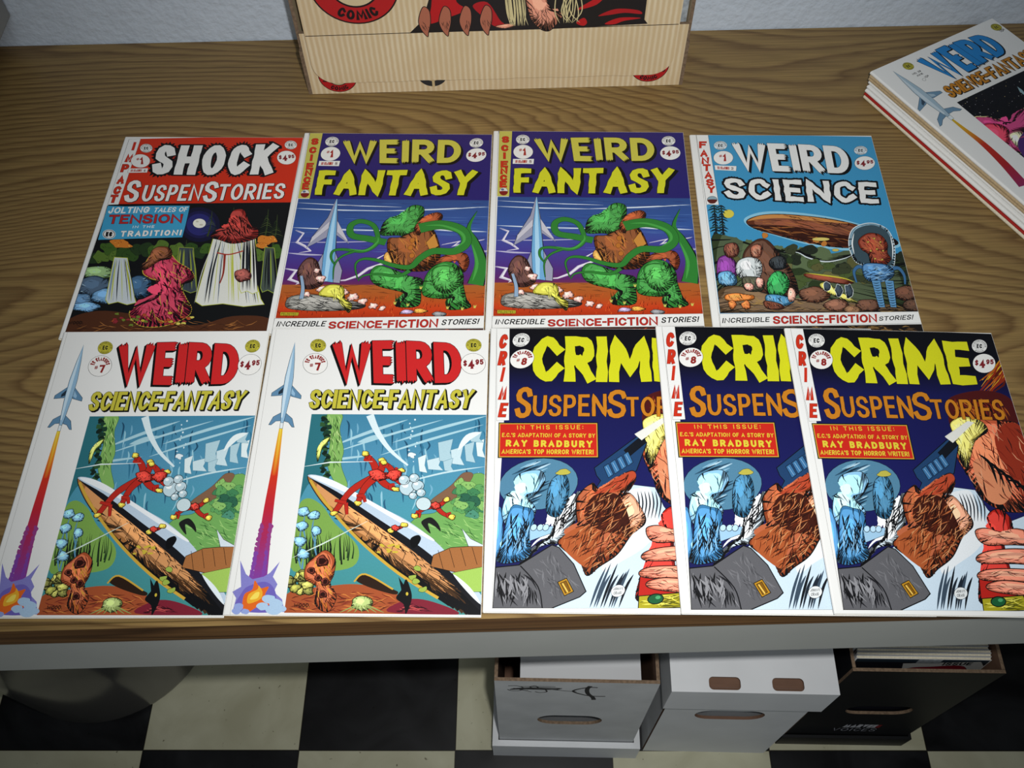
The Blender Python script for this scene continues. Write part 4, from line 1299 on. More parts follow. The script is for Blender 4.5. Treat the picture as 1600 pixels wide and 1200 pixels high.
    for k in range(9):
        f = k / 9
        x, y = 500 + 420 * f, 775 + 300 * f
        a.line([(x, y), (x + 10, y - 18), (x + 18, y - 42)], 0.5, '#3a2210', None, True)
    for k in range(3):
        a.line([(520 + 20 * k, 770 + 14 * k - 10), (700 + 20 * k, 915 + 10 * k), (900 + 10 * k, 1060)], 0.45, '#4a2c14', None, True)
    for k in range(16):
        a.oval(640 + r.uniform(0, 90), 870 + r.uniform(0, 34), 8, 4, '#c9b23c')
    a.poly([(770, 850), (800, 835), (812, 850), (795, 880), (775, 885)], K, True)
    # broad brown plate and pale fin at the right
    a.poly([(860, 915), (930, 885), (1080, 875), (1066, 965), (960, 985), (850, 960)], '#a0673a', False, 0.5)
    for k in range(4):
        a.line([(880 + 45 * k, 895 - 4 * k), (900 + 45 * k, 970 - 6 * k)], 0.45, '#3a2210')
    a.poly([(935, 985), (1062, 960), (1056, 1060), (1000, 1060)], '#9ec25a', False, 0.3)
    a.poly([(975, 810), (1010, 850), (1070, 880), (1000, 880)], '#d0dde6', False, 0.5)
    a.line([(940, 990), (1000, 1050), (1050, 1110)], 4.0, '#dfe8ee', 'both', True)
    # red coral fronds with yellow tips drifting over the log
    def frond(x, y, arms, w, c='#b3281d'):
        for (dx, dy) in arms:
            p = [(x, y), (x + dx * 0.5 - dy * 0.10, y + dy * 0.5 + dx * 0.10), (x + dx, y + dy)]
            a.tube(p, w, w * 0.55, c, 0.4)
            for s_ in (-1, 1):
                e = (x + dx * 0.72, y + dy * 0.72)
                a.tube([e, (e[0] + dx * 0.12 - dy * 0.16 * s_, e[1] + dy * 0.12 + dx * 0.16 * s_)], w * 0.5, w * 0.3, c, 0.3)
            a.blob(x + dx, y + dy, 15, 10, '#c2a836', 0.4, 0.25, 9, 3, K, 0.4)
        a.blob(x, y, w * 5.2, w * 3.6, c, 0.5, 0.18, 12, 14, ['#5a0f0c', '#d8584a', K], 0.6)
    frond(640, 600, [(-175, 150), (-80, 110), (-50, -85), (70, 55), (20, -60), (95, -20)], 7.0)
    frond(705, 600, [(60, 40), (-40, -50)], 6.0)
    for bx, by, bq in ((760, 650, 34), (800, 640, 24), (785, 610, 20), (745, 618, 22), (812, 668, 18), (780, 680, 16)):
        a.oval(bx, by, bq, bq * 0.85, '#b9d0d8', 0.5); a.oval(bx - bq * .3, by - bq * .3, bq * .35, bq * .25, '#eef4f4'); a.line([(bx + bq * .2, by + bq * .6), (bx + bq * .6, by + bq * .3), (bx + bq * .7, by - bq * .1)], 0.6, '#3a4a52', 'both', True)
    frond(870, 720, [(-85, 40), (65, 45), (45, -25), (-30, -5)], 4.2)
    a.oval(822, 712, 30, 26, '#c3d6da', 0.5)
    frond(710, 808, [(35, -12), (-20, 10)], 3.2)
    a.poly([(815, 780), (850, 765), (880, 790), (890, 820), (865, 800), (840, 790), (850, 830), (820, 800)], '#1a1c1a', True)
    for k in range(12):
        a.oval(770 + r.uniform(-8, 30), 380 + k * 15, r.uniform(2, 5), r.uniform(2, 4), '#d7e8ec')
    a.blob(775, 520, 14, 10, '#dfeaee', 0.2, 0.3)
    a.line([(300, 925), (420, 870), (600, 780)], 1.2, '#cfe0d4', 'both')
    a.line([(345, 565), (450, 548), (620, 545)], 1.2, '#dfeaea', 'both')
    # reef in the foreground
    a.poly([(266, 1143), (290, 1060), (420, 1040), (560, 1030), (700, 1060), (760, 1120), (800, 1150)], '#a3502c', True)
    a.hatch([(280, 1140), (300, 1060), (700, 1060), (740, 1140)], 80, 44, ['#5a2414', '#d0803c', '#7a2c20'], 0.8, 0)
    a.poly([(680, 1140), (760, 1090), (860, 1100), (960, 1150)], '#7a2030', True); a.hatch([(700, 1140), (760, 1100), (900, 1140)], 30, 40, ['#3a0c18', '#b84a4a'], 0.8, 0)
    for k in range(16):
        a.blob(300 + r.uniform(-20, 70), 1020 + r.uniform(-40, 40), 22, 16, r.choice(['#8a8a34', '#6a6a2c', '#a8a44a']), 0.5, 0.3, 9, 3, K, 0.5)
    cor = [(380, 930), (430, 895), (470, 930), (465, 990), (450, 1030), (475, 1080), (440, 1140), (390, 1110), (395, 1040), (350, 1010), (352, 960)]
    a.poly(cor, '#a8502c', True, 0.5); a.hatch(cor, 60, 34, ['#4a160c', '#d8a03c', '#c0702c'], 0.8, 70)
    for x, y, s_ in ((418, 938, 26), (375, 975, 16), (402, 1005, 14), (430, 1020, 18), (420, 1070, 16)):
        a.blob(x, y, s_, s_ * 0.9, '#5a1c10', 0.4, 0.2, 9); a.blob(x, y, s_ * 0.55, s_ * 0.5, '#2a0c08', 0.0, 0.2, 8)
    a.poly([(550, 1010), (600, 990), (680, 1040), (720, 1060), (700, 1070), (600, 1040)], '#2a1a10', True); a.line([(545, 1020), (590, 990), (700, 1050)], 1.4, '#c9a23c', None, True)
    for x, y in ((800, 970), (780, 1005), (820, 1050), (790, 1020)):
        a.blob(x, y, 15, 11, '#9ab04a', 0.3, 0.4, 7)
    a.blob(575, 1105, 42, 28, '#8fa05a', 0.5, 0.12, 12, 10, ['#d8e0a0', '#3a4a1c'], 0.6)
    for k in range(7):
        a.line([(575 + 9 * (k - 3), 1115), (575 + 24 * (k - 3), 1135), (575 + 30 * (k - 3), 1142)], 1.3, '#8fa05a', 'end', True)
    a.poly([(712, 1085), (735, 1050), (752, 1010), (770, 1050), (775, 1085), (765, 1120), (750, 1148), (742, 1110)], '#0e0e10', True)
    a.poly([(735, 1060), (722, 1000), (748, 1040)], '#0e0e10'); a.oval(756, 1068, 5, 7, '#c9b23c')
    a.text('WOOD.', [(306, 1106), (370, 1105)], [(304, 1122), (368, 1121)], '#1a0c08', 0.2)
    a.setclip(None); on_sheet(a)
    # rocket with its long fiery trail up the white margin
    a.part('rocket_illustration')
    a.line([(256, 415), (243, 500), (228, 600), (208, 720), (190, 850), (172, 990), (160, 1040)], 0, ['#d9b62e', '#dc8a22', '#c9331c', '#b82330', '#a02a5a', '#7e3a90', '#7a3f9a'], (3.2, 13), True)
    a.line([(255, 415), (240, 520), (226, 600)], 0, ['#e6d24a', '#e0a030', '#d0481e'], (1.4, 2.4), True)
    for k in range(12):
        f = k / 11; x = 196 - 38 * f; y = 800 + 200 * f
        for sg in (-1, 1): a.blob(x + sg * (18 + 6 * f), y, 9, 12, '#8e3a7e' if f < .5 else '#7a3f9a', 0, 0.3, 8)
    a.poly([(60, 1140), (75, 1085), (60, 1060), (95, 1040), (92, 935), (115, 990), (140, 1010), (185, 1000), (210, 985), (250, 940), (222, 1000), (240, 1030), (225, 1060), (258, 1090), (268, 1140)], '#7f7cc0')
    a.poly([(75, 1130), (100, 1060), (130, 1035), (190, 1020), (225, 1045), (235, 1090), (220, 1140)], '#6a5fb0', True)
    a.poly([(100, 1120), (108, 1070), (140, 1050), (150, 1015), (172, 1045), (205, 1040), (190, 1075), (210, 1110), (160, 1120), (120, 1142)], '#d9641f', True)
    a.poly([(120, 1105), (125, 1070), (160, 1050), (165, 1035), (180, 1060), (175, 1085), (150, 1100)], '#e3a62c', True)
    a.poly([(130, 1090), (150, 1065), (168, 1062), (160, 1085)], '#ecd45a', True)
    for x, y, q in ((205, 1090, 26), (235, 1105, 26), (180, 1118, 24), (225, 1130, 30), (255, 1128, 18)):
        a.blob(x, y, q, q * 0.7, '#a8c4de', 0, 0.15, 10)
    for x, y, q in ((85, 1120, 20), (75, 1138, 18), (110, 1138, 16)):
        a.blob(x, y, q, q * 0.7, '#8fa0d4', 0, 0.15, 10)
    rocket(a, lambda u, v: (313 - 55 * u + 74 * v * (1 - 0.2 * u), 75 + 330 * u + 6 * v))
    a.part('title_lettering')
    a.text('WEIRD', [(462, 72), (720, 68), (970, 80)], [(468, 232), (720, 238), (976, 234)], '#c62526', 0.2, 0.5, sh=(-1.6, 1.8), ragged=0.45, gap=0.06)
    a.text('SCIENCE', [(378, 262), (668, 262)], [(366, 336), (656, 336)], '#c0b83e', 0.17, 0.4, sh=(1.4, 1.4), gap=0.08)
    a.text('-', [(664, 262), (690, 262)], [(660, 336), (686, 336)], '#c0b83e', 0.2, 0.4, sh=(1.4, 1.4))
    a.text('FANTASY', [(690, 262), (1028, 262)], [(680, 336), (1008, 336)], '#c0b83e', 0.17, 0.4, sh=(1.4, 1.4), gap=0.08)
    a.part('publisher_emblem')
    a.emblem(405, 88, 31, 25, '#b9b13a')
    a.part('publisher_emblem#2')
    a.emblem(1022, 87, 31, 25, '#b9b13a')
    a.part('issue_badge')
    a.issue_arc(393, 160, 49, 41, '7')
    a.part('price_badge')
    a.price(1020, 160, 49, 41)
    a.part('small_print')
    a.line([(239, 24), (50, 1150)], 0.2, '#8f8d88')
    return a

def art_navy():
    a = Art(H_NAVY, 13)
    on_sheet(a)
    a.part('cover_picture')
    r = a.rnd
    a.grad([(98, 36), (900, 46), (1330, 1140), (262, 1147)], [(0, '#0b0b10'), (0.16, '#0c0c18'), (0.26, '#15164a'), (0.6, '#191b58'), (1, '#16184c')], 10)
    a.setclip([(98, 36), (870, 46), (1330, 1140), (262, 1147)])
    # fiery streaks at the top right, rust hill below them
    for k in range(26):
        x = 800 + r.uniform(0, 60); y = 235 + r.uniform(-20, 60)
        a.line([(x, y), (x + 60, y - r.uniform(40, 90)), (x + r.uniform(90, 130), y - r.uniform(80, 150))], 2.0, r.choice(['#c98a1e', '#8a2a12', '#d9b02a', '#5a1a0c', '#b05a1a']), 'both', keep=True)
    a.up()
    a.poly([(690, 300), (820, 270), (930, 300), (960, 400), (800, 400), (700, 420), (680, 360)], '#4a1414', True)
    a.hatch([(700, 300), (930, 300), (950, 390), (700, 400)], 60, 50, ['#7a2414', '#1c0808', '#b8641e'], 1.2, 60)
    cliff = [(705, 470), (730, 400), (800, 385), (900, 390), (975, 410), (1080, 560), (1100, 740), (990, 750), (900, 745), (820, 700), (770, 620), (720, 545)]
    a.poly(cliff, '#c25a38', True, 0.7)
    a.poly([(870, 440), (960, 400), (1080, 560), (1090, 720), (1010, 740), (960, 640), (900, 560)], '#93301c', True)
    a.poly([(780, 560), (840, 540), (880, 600), (940, 660), (900, 720), (830, 690)], '#d98a62', True)
    a.hatch(cliff, 130, 60, ['#4a120c', '#e0a07a', '#7a2214', K], 0.9, 60)
    gold = [(698, 440), (690, 400), (740, 375), (810, 390), (840, 430), (790, 470), (770, 540), (760, 580), (735, 560), (715, 500)]
    a.poly(gold, '#cfc25e', True, 0.6); a.hatch(gold, 40, 44, ['#6a5a1c', '#efe6a0'], 0.7, 60)
    for k in range(6):
        a.line([(800 + 30 * k, 520 + 26 * k), (850 + 28 * k, 560 + 18 * k), (880 + 30 * k, 640 + 10 * k)], 3.0, K, 'both', True)
    # snow field
    snow = [(600, 700), (700, 655), (790, 665), (840, 740), (900, 800), (1000, 760), (1110, 780), (1330, 1140), (330, 1147), (340, 1000), (480, 880), (560, 780)]
    a.poly(snow, '#c9dcea', False, 0.4)
    a.poly([(640, 720), (760, 665), (800, 740), (840, 820), (800, 900), (720, 960), (660, 1000), (640, 900)], '#e6ebee', True)
    for k in range(9):
        x = 640 + 14 * k + r.uniform(-6, 6)
        a.line([(x + 26, 960 + r.uniform(0, 60)), (x + 8, 1060), (x - 4, 1142)], 2.2, r.choice(['#1c2530', '#3a4a5a', '#12161c']), 'both', True)
    for k in range(7):
        x = 725 + 14 * k
        a.line([(x, 680), (x + 18, 730), (x + 20, 790)], 1.3, '#262c34', 'both', True)
    # frosty bank with drapes of ice at the left
    a.poly([(430, 860), (440, 760), (490, 690), (530, 690), (510, 800), (480, 880), (400, 900), (340, 960), (330, 990), (380, 900)], '#cfdde6', True, 0.4)
    a.hatch([(440, 760), (500, 700), (500, 820), (420, 900)], 26, 60, K, 0.9, 110)
    # round window on rain
    cx, cy, rx, ry = 338, 655, 151, 102
    a.oval(cx, cy, rx, ry, '#50809c', 0.4)
    for k in range(46):
        t = r.uniform(-0.9, 0.9); s_ = math.sqrt(max(0.05, 1 - t * t)) * 0.85
        c = r.uniform(-0.5, 0.5) * s_
        x0, y0 = cx + rx * (c - 0.3), cy + ry * t
        if ((x0 - cx) / rx) ** 2 + ((y0 - cy) / ry) ** 2 > .75: continue
        a.line([(x0 - 26, y0 + 12), (x0, y0), (x0 + 30, y0 - 14)], 1.8, r.choice(['#1d3a50', '#86b4cc', '#2a4c64', '#b4d2e0', '#12283a']), 'both', keep=True)
    a.up()
    for pts in ([(385, 640), (420, 610), (450, 640), (462, 700), (445, 780), (395, 770), (380, 700)],):
        a.poly(pts, '#2f6486', True, 0.5); a.hatch(pts, 30, 34, [K, '#5f9abc'], 0.7, 80)
    a.blob(425, 608, 28, 12, '#b9b04a', 0.3, 0.4, 9)
    ice = '#8fc6ea'
    a.poly([(195, 770), (220, 760), (245, 880), (235, 960), (240, 990), (232, 990)], '#3f7cae', True, 0.4)
    col = [(240, 640), (265, 610), (330, 600), (360, 635), (345, 680), (300, 700), (330, 730), (350, 760), (340, 790), (310, 790), (340, 860), (365, 930), (330, 960), (250, 965), (240, 930), (255, 850), (220, 770), (225, 700), (262, 680)]
    a.poly(col, ice, True, 0.6)
    a.hatch(col, 50, 40, ['#2c5c84', '#d9eefa', '#123048'], 0.8, 80)
    a.poly([(250, 750), (300, 745), (345, 770), (355, 890), (365, 930), (320, 962), (252, 965), (245, 900)], '#3a78a8', True, 0.5)
    a.hatch([(255, 760), (340, 780), (355, 930), (260, 955)], 60, 60, [K, '#8cc0e4', '#0f2436'], 1.1, 85)
    a.poly([(340, 830), (430, 820), (425, 850), (350, 880)], '#9cc4e0', False, 0.4)
    for x in (355, 380, 402): a.oval(x, 826, 12, 13, '#b9dcf2', 0.5)
    # grey slate slab with a brass plate, brown boulder, blue iron pipe
    slate = [(240, 985), (330, 975), (440, 895), (470, 905), (540, 970), (610, 1078), (590, 1100), (490, 1146), (262, 1147)]
    a.poly(slate, '#5c5c60', False, 0.9)
    a.hatch([(250, 1000), (330, 985), (420, 1060), (450, 1140), (270, 1140)], 70, 70, ['#1c1c20', '#8a8a8e', '#0e0e10'], 1.6, 70)
    a.line([(335, 978), (420, 1060), (455, 1146)], 1.0, K, None, True)
    a.hatch([(440, 910), (600, 1075), (500, 1130), (440, 1060), (380, 980)], 60, 40, ['#46464a', '#727276'], 0.7, 50)
    a.poly([(493, 1042), (524, 1026), (562, 1078), (530, 1096)], '#b8861e', False, 0.6); a.poly([(504, 1046), (524, 1036), (550, 1076), (532, 1086)], '#7a520e', False, 0.4); a.line([(512, 1046), (540, 1082)], 1.2, '#e6c05a')
    pipe = [(540, 590), (690, 455), (722, 490), (705, 600), (640, 640), (560, 680), (575, 640), (555, 620)]
    a.poly(pipe, '#1f3f66', False, 0.7)
    a.poly([(640, 520), (700, 458), (720, 488), (665, 545)], '#10141c', False, 0.5)
    for k in range(4):
        x = 575 + 22 * k; y = 585 - 16 * k
        a.poly([(x, y), (x + 16, y - 12), (x + 44, y + 30), (x + 28, y + 44)], '#3c6f9c', False, 0.5)
        a.line([(x + 10, y), (x + 34, y + 32)], 0.9, '#9cc4e0', 'both')
    a.line([(690, 472), (780, 400), (760, 396), (670, 458)], 1.6, '#dcdcd2')
    a.poly([(672, 460), (760, 392), (785, 398), (700, 480)], '#e2e2da')
    rock = [(500, 700), (545, 650), (555, 680), (600, 660), (640, 625), (690, 600), (708, 630), (690, 660), (660, 690), (700, 690), (720, 730), (770, 770), (780, 810), (740, 850), (700, 930), (640, 980), (600, 1015), (560, 960), (460, 885), (520, 830), (505, 760)]
    a.poly(rock, '#8a3e1f', True, 1.0)
    a.poly([(640, 625), (690, 602), (706, 630), (650, 680), (590, 690), (560, 690), (600, 660)], '#b5482c', True)
    a.poly([(700, 690), (770, 770), (775, 810), (740, 845), (700, 790), (665, 740)], '#c88a6a', True, 0.5)
    a.poly([(560, 700), (640, 690), (690, 740), (730, 830), (690, 850), (600, 830), (540, 780)], '#3c170e', True)
    a.poly([(470, 885), (540, 820), (620, 850), (600, 950), (580, 980)], '#a8552c', True)
    a.hatch(rock, 260, 44, ['#2a0e08', '#b8683a', '#57210f', '#140604', '#c98a5a'], 0.8, 125, 0.6)
    # red post between rounded salmon stones
    a.poly([(840, 770), (880, 738), (930, 770), (940, 830), (900, 850), (960, 1060), (990, 1120), (830, 1120), (805, 1060), (830, 900), (870, 840)], '#b5231a', True, 0.7)
    a.poly([(805, 1000), (860, 985), (1000, 1000), (1010, 1100), (815, 1095)], '#b5231a', False, 0.5)
    a.poly([(818, 1095), (985, 1080), (1010, 1138), (826, 1146)], '#a9a022', False, 0.7); a.hatch([(820, 1098), (985, 1085), (1000, 1132), (830, 1140)], 30, 60, ['#5a5a10', '#e0d85a'], 1.0, 5)
    a.oval(885, 1106, 30, 20, '#1b5a34', 0.8); a.oval(893, 1100, 10, 7, '#4aa06a')
    for pts in ([(790, 830), (830, 815), (900, 830), (960, 815), (1090, 850), (1110, 890), (960, 880), (830, 880)],
                [(796, 930), (850, 905), (980, 895), (1110, 920), (1120, 965), (960, 955), (820, 955)],
                [(800, 998), (850, 978), (980, 975), (1140, 990), (1150, 1030), (960, 1025), (825, 1022)],
                [(838, 1040), (900, 1022), (1010, 1030), (1160, 1050), (1170, 1085), (1000, 1082), (860, 1065)]):
        a.poly(pts, '#cc7258', True, 0.8)
        a.line([(pts[0][0] + 30, pts[0][1] + 6), (pts[2][0], pts[2][1] + 22), (pts[4][0] - 30, pts[4][1] + 10)], 2.6, '#dd9a80', 'both', True)
        a.hatch(pts, 16, 40, ['#7a2a1c', K], 0.6, 5)
    a.oval(733, 1075, 27, 24, '#e2e6e6', 0.3)
    a.text('JOHNNY', [(716, 1062), (750, 1060)], [(714, 1073), (752, 1071)], '#2a2c30', 0.13)
    a.text('CRAIG', [(718, 1078), (748, 1076)], [(718, 1090), (748, 1088)], '#2a2c30', 0.13)
    a.setclip(None); on_sheet(a)
    a.part('caption_banner')
    a.poly([(136, 415), (515, 412), (547, 549), (161, 551)], '#c3261a', False, 1.1, '#0d0d10')
    q = [a.P(p) for p in [(139, 418), (513, 415), (543, 546), (164, 548)]]
    A_, B_ = strip(q, 0.4, True)
    for i in range(4):
        j = (i + 1) % 4
        a.face([A_[i], A_[j], B_[j], B_[i]], [lin('#c9a63c')] * 4)
    a.up()
    Y = '#d5c43a'
    a.text('IN THIS ISSUE:', [(206, 424), (462, 421)], [(210, 440), (466, 438)], Y, 0.15, gap=0.5)
    a.text("E.C.'S ADAPTATION OF A STORY BY", [(156, 454), (515, 455)], [(158, 470), (518, 471)], Y, 0.17, gap=0.2)
    a.text('RAY BRADBURY', [(176, 481), (510, 483)], [(180, 507), (516, 510)], Y, 0.26, gap=0.34)
    a.text("AMERICA'S TOP HORROR WRITER!", [(168, 518), (522, 518)], [(170, 536), (526, 537)], Y, 0.18, gap=0.2)
    a.part('title_lettering')
    a.text('CRIME', [(198, 76), (480, 72), (756, 80)], [(224, 250), (510, 252), (800, 248)], '#cfd01f', 0.205, 0.35, wavy=0.13, gap=0.07)
    O = '#c27a1e'
    a.text('S', [(176, 274), (240, 272)], [(190, 396), (252, 394)], O, 0.15, 0.4, wavy=0.05)
    a.text('USPEN', [(246, 306), (526, 298)], [(258, 388), (546, 386)], O, 0.145, 0.4, gap=0.16, wavy=0.05)
    a.text('S', [(530, 284), (602, 280)], [(548, 394), (620, 392)], O, 0.15, 0.4, wavy=0.05)
    a.text('TORIES', [(604, 310), (898, 305)], [(622, 386), (914, 386)], O, 0.145, 0.4, gap=0.16, wavy=0.05)
    a.part('side_banner')
    a.poly([(48, 37), (98, 39), (172, 404), (124, 406)], PAPER, False, 0.2)
    a.stack('CRIME', [(86, 94), (97, 160), (110, 224), (127, 295), (141, 364)], 30, 56, RED, 0.2, 0.22)
    a.part('publisher_emblem')
    a.emblem(153, 88, 33, 27, PAPER)
    a.part('publisher_emblem#2')
    a.emblem(806, 95, 31, 26, PAPER)
    a.part('issue_badge')
    a.issue_arc(172, 162, 46, 38, '8')
    a.part('price_badge')
    a.price(825, 163, 46, 38)
    a.part('small_print')
    a.line([(48, 37), (262, 1150)], 0.2, '#77756f')
    return a

H_PILE = [0.108934, -0.127404, 57.2552, 0.0636594, 0.145368, -87.8824, 1.44463e-06, 9.52407e-05, 1.0]
PW, PH = 0.187, 0.262

def art_pile_top():
    a = Art(H_PILE, 17)
    sheet = [(0.2, 0.2), (PW * 1000 - 0.2, 0.2), (PW * 1000 - 0.2, PH * 1000 - 0.2), (0.2, PH * 1000 - 0.2)]
    a.clip = list(sheet)
    a.part('cover_picture')
    r = a.rnd
    q0 = a.P((930, 840))
    x0, y0 = q0
    a.clip = [(x0, y0), (184, y0 - 1), (184, 258), (x0, 258)]
    a.poly([(x0 - 1, y0 - 2), (190, y0 - 2), (190, 262), (x0 - 1, 262)], '#0d0c12', mm=True)
    for k in range(90):
        x, y = r.uniform(x0, 184), r.uniform(y0, y0 + 60); s_ = r.choice([0.25, 0.3, 0.5])
        a.poly([(x - s_, y), (x, y - s_), (x + s_, y), (x, y + s_)], r.choice(['#e8e6e0', '#b8b4c0', '#d8c88a']), mm=True, keep=True)
    a.up()
    def cloud(pts, c, edge):
        a.poly(pts, c, True, 1.4, edge)
    cloud([(1095, 990), (1180, 975), (1260, 980), (1370, 1030), (1470, 1010), (1510, 930), (1640, 880), (1700, 1050), (1600, 1100), (1480, 1130), (1560, 1300), (1300, 1300), (1180, 1150)], '#a02a5c', '#d9c690')
    cloud([(1180, 1060), (1300, 1040), (1400, 1080), (1430, 1160), (1400, 1260), (1300, 1260)], '#c0304a', '#a02a5c')
    cloud([(1420, 1150), (1500, 1110), (1560, 1140), (1600, 1260), (1500, 1260)], '#d8cfa0', '#b86a7a')
    a.poly([(30 + x0, y0 + 70), (184, y0 + 60), (184, 258), (x0, 258), (x0, y0 + 100)], '#4a2a6a', True, mm=True)
    for k in range(50):
        x, y = r.uniform(x0, 180), r.uniform(y0 + 60, 250)
        a.line([(x, y), (x + 6, y + 1), (x + 12, y + r.uniform(-2, 4))], 1.6, r.choice(['#7a3a7a', '#c9b070', '#2a1a3a', '#a84a6a']), 'both', mm=True, keep=True)
    a.up()
    a.poly([(1495, 690), (1540, 720), (1600, 790), (1560, 770), (1520, 740)], '#8fb0b8', False, 0.3)
    a.clip = list(sheet)
    a.part('rocket_illustration')
    a.line([(868, 985), (1000, 1090), (1180, 1230), (1380, 1420), (1560, 1620)], 0, ['#c9b02a', '#cf9a22', '#b8301c', '#a32428', '#8a2a5a'], (2.2, 12), True)
    rocket(a, lambda u, v: (330 + 545 * u + 120 * v * (0.9 + 0.1 * u), 545 + 440 * u - 95 * v), ('#9fb6c4', '#6a8ca6', '#35485a', '#c3d2da'))
    a.part('title_lettering')
    a.text('WEIRD', [(540, 440), (830, 300), (1180, 190)], [(850, 640), (1150, 500), (1420, 360)], '#1f7fc4', 0.185, 0.7, sh=(0.8, 1.2), ragged=0.4, gap=0.06)
    a.text('SCIENCE', [(790, 700), (1140, 545)], [(880, 800), (1240, 640)], '#bd7d22', 0.165, 0.5, sh=(0.9, 0.9), gap=0.08)
    a.text('-', [(1140, 545), (1185, 522)], [(1240, 640), (1285, 618)], '#bd7d22', 0.2, 0.5, sh=(0.9, 0.9))
    a.text('FANTASY', [(1185, 522), (1600, 332)], [(1285, 618), (1730, 420)], '#bd7d22', 0.165, 0.5, sh=(0.9, 0.9), gap=0.08)
    a.part('publisher_emblem')
    p1, p2, p3 = a.P((475, 500)), a.P((1300, 135)), a.P((572, 568))
    Hs = a.H
    a.H = [1, 0, 0, 0, 1, 0, 0, 0, 1]
    a.emblem(p1[0], p1[1], 6.2, 6.2, '#b0a832')
    a.part('publisher_emblem#2')
    a.emblem(p2[0], p2[1], 6.2, 6.2, '#b0a832')
    a.part('small_print')
    a.text('NO. 29', [(p3[0] - 7, p3[1] - 3.5), (p3[0] + 5, p3[1] - 3.5)], [(p3[0] - 7, p3[1] - 0.8), (p3[0] + 5, p3[1] - 0.8)], '#1a1a1c', 0.2)
    a.text('JUNE', [(p3[0] - 5, p3[1] + 1), (p3[0] + 4, p3[1] + 1)], [(p3[0] - 5, p3[1] + 3.5), (p3[0] + 4, p3[1] + 3.5)], '#1a1a1c', 0.2)
    a.text('10c', [(p3[0] + 1, p3[1] + 7), (p3[0] + 7, p3[1] + 7)], [(p3[0] + 1, p3[1] + 10), (p3[0] + 7, p3[1] + 10)], '#1a1a1c', 0.18)
    a.ring(p3[0] - 2, p3[1] + 11, 2.0, 2.0, 0.3, '#55565a')
    a.part('small_print#2')
    a.text('10c', [(177, 20), (184, 20)], [(177, 24), (184, 24)], '#1a1a1c', 0.18)
    a.H = Hs
    return a

# ------------------------------------------------------------------ the setting
ROT = 0.0115                                # desk and wall run very slightly askew to the lens
def slab(name, x0, x1, y0, y1, z0, z1, m, rot=ROT):
    bm = bmesh.new()
    box_bm(bm, x0, x1, y0, y1, z0, z1)
    o = obj(name, bm_mesh(bm, name, [m]), rot=(0, 0, rot))
    o['kind'] = 'structure'
    return o

TILE = 0.2365
slab('floor', -3.0, 3.0, -2.2, 1.10, -0.05, 0.0, tile_material(TILE, 0.567 + 0.015 * 0.287, -0.287 + 0.015 * 0.567 - 0.01, 0.015), 0.0)
slab('wall_back', -3.0, 3.0, 0.976, 1.09, 0.0, 2.7, WALL_PAINT)

# ------------------------------------------------------------------ the desk
desk = empty('work_table', (0, 0, 0), (0, 0, ROT))
tag(desk, 'wood-grain topped work table with a grey front panel, standing against the white wall', 'table')
FY = 0.2465
bm = bmesh.new()
box_bm(bm, -1.05, 1.05, FY, 0.974, T - 0.038, T)
for f in bm.faces:
    if f.calc_center_median().y < FY + 0.001: f.material_index = 1
es = [e for e in bm.edges if all(abs(v.co.y - FY) < 1e-5 and abs(v.co.z - T) < 1e-5 for v in e.verts)]
bmesh.ops.bevel(bm, geom=es, offset=0.004, segments=4, affect='EDGES')
obj('table_top', bm_mesh(bm, 'table_top', [WOOD, WOOD_EDGE]), desk)
bm = bmesh.new(); box_bm(bm, -1.03, 1.03, FY + 0.002, FY + 0.022, T - 0.122, T - 0.038, 0, 0.0015)
obj('front_panel', bm_mesh(bm, 'front_panel', [GREY_METAL]), desk)
for sx in (-1.0, 1.0):
    bm = bmesh.new(); box_bm(bm, sx - 0.016, sx + 0.016, FY + 0.03, 0.96, 0.0, T - 0.038, 0, 0.002)
    obj('leg', bm_mesh(bm, 'leg', [GREY_METAL]), desk)

# ------------------------------------------------------------------ comic books
def sheet_mesh(w, h, th, m=WHITE_PAPER):
    bm = bmesh.new()
    e = 0.00035
    n = 7
    r = th / 2                                                   # rounded spine, cover wrapping front and back
    prof = [(w, 0.0)] + [(r - r * math.sin(math.pi * i / n), r - r * math.cos(math.pi * i / n)) for i in range(n + 1)] + [(w, th)]
    inn = [(w, e)] + [(r - (r - e) * math.sin(math.pi * i / n), r - (r - e) * math.cos(math.pi * i / n)) for i in range(n + 1)] + [(w, th - e)]
    rows = []
    for y in (0.0, -h):
        rows.append(([bm.verts.new((x, y, z)) for x, z in prof], [bm.verts.new((x, y, z)) for x, z in inn]))
    k = len(prof)
    for i in range(k - 1):
        bm.faces.new((rows[0][0][i], rows[0][0][i + 1], rows[1][0][i + 1], rows[1][0][i]))
        bm.faces.new((rows[0][1][i], rows[0][1][i + 1], rows[1][1][i + 1], rows[1][1][i]))
        for q in (0, 1):
            bm.faces.new((rows[q][0][i], rows[q][0][i + 1], rows[q][1][i + 1], rows[q][1][i]))
    for i in (0, k - 1):
        bm.faces.new((rows[0][0][i], rows[0][1][i], rows[1][1][i], rows[1][0][i]))
    return bm_mesh(bm, 'cover', [m])

def page_mesh(w, h, th, m=PAGES):
    bm = bmesh.new()
    box_bm(bm, 0.0012, w - 0.0006, -h + 0.0006, -0.0006, 0.0004, th - 0.0004)
    return bm_mesh(bm, 'page_block', [m])

def make_comic(art, w=W, h=HT, th=TH, cover_mat=WHITE_PAPER, page_mat=PAGES):
    root = empty('comic_book')
    cover = obj('cover', sheet_mesh(w, h, th, cover_mat), root)
    obj('page_block', page_mesh(w, h, th, page_mat), root)
    if art:
        art.build(cover, th + 0.00002)
    return root

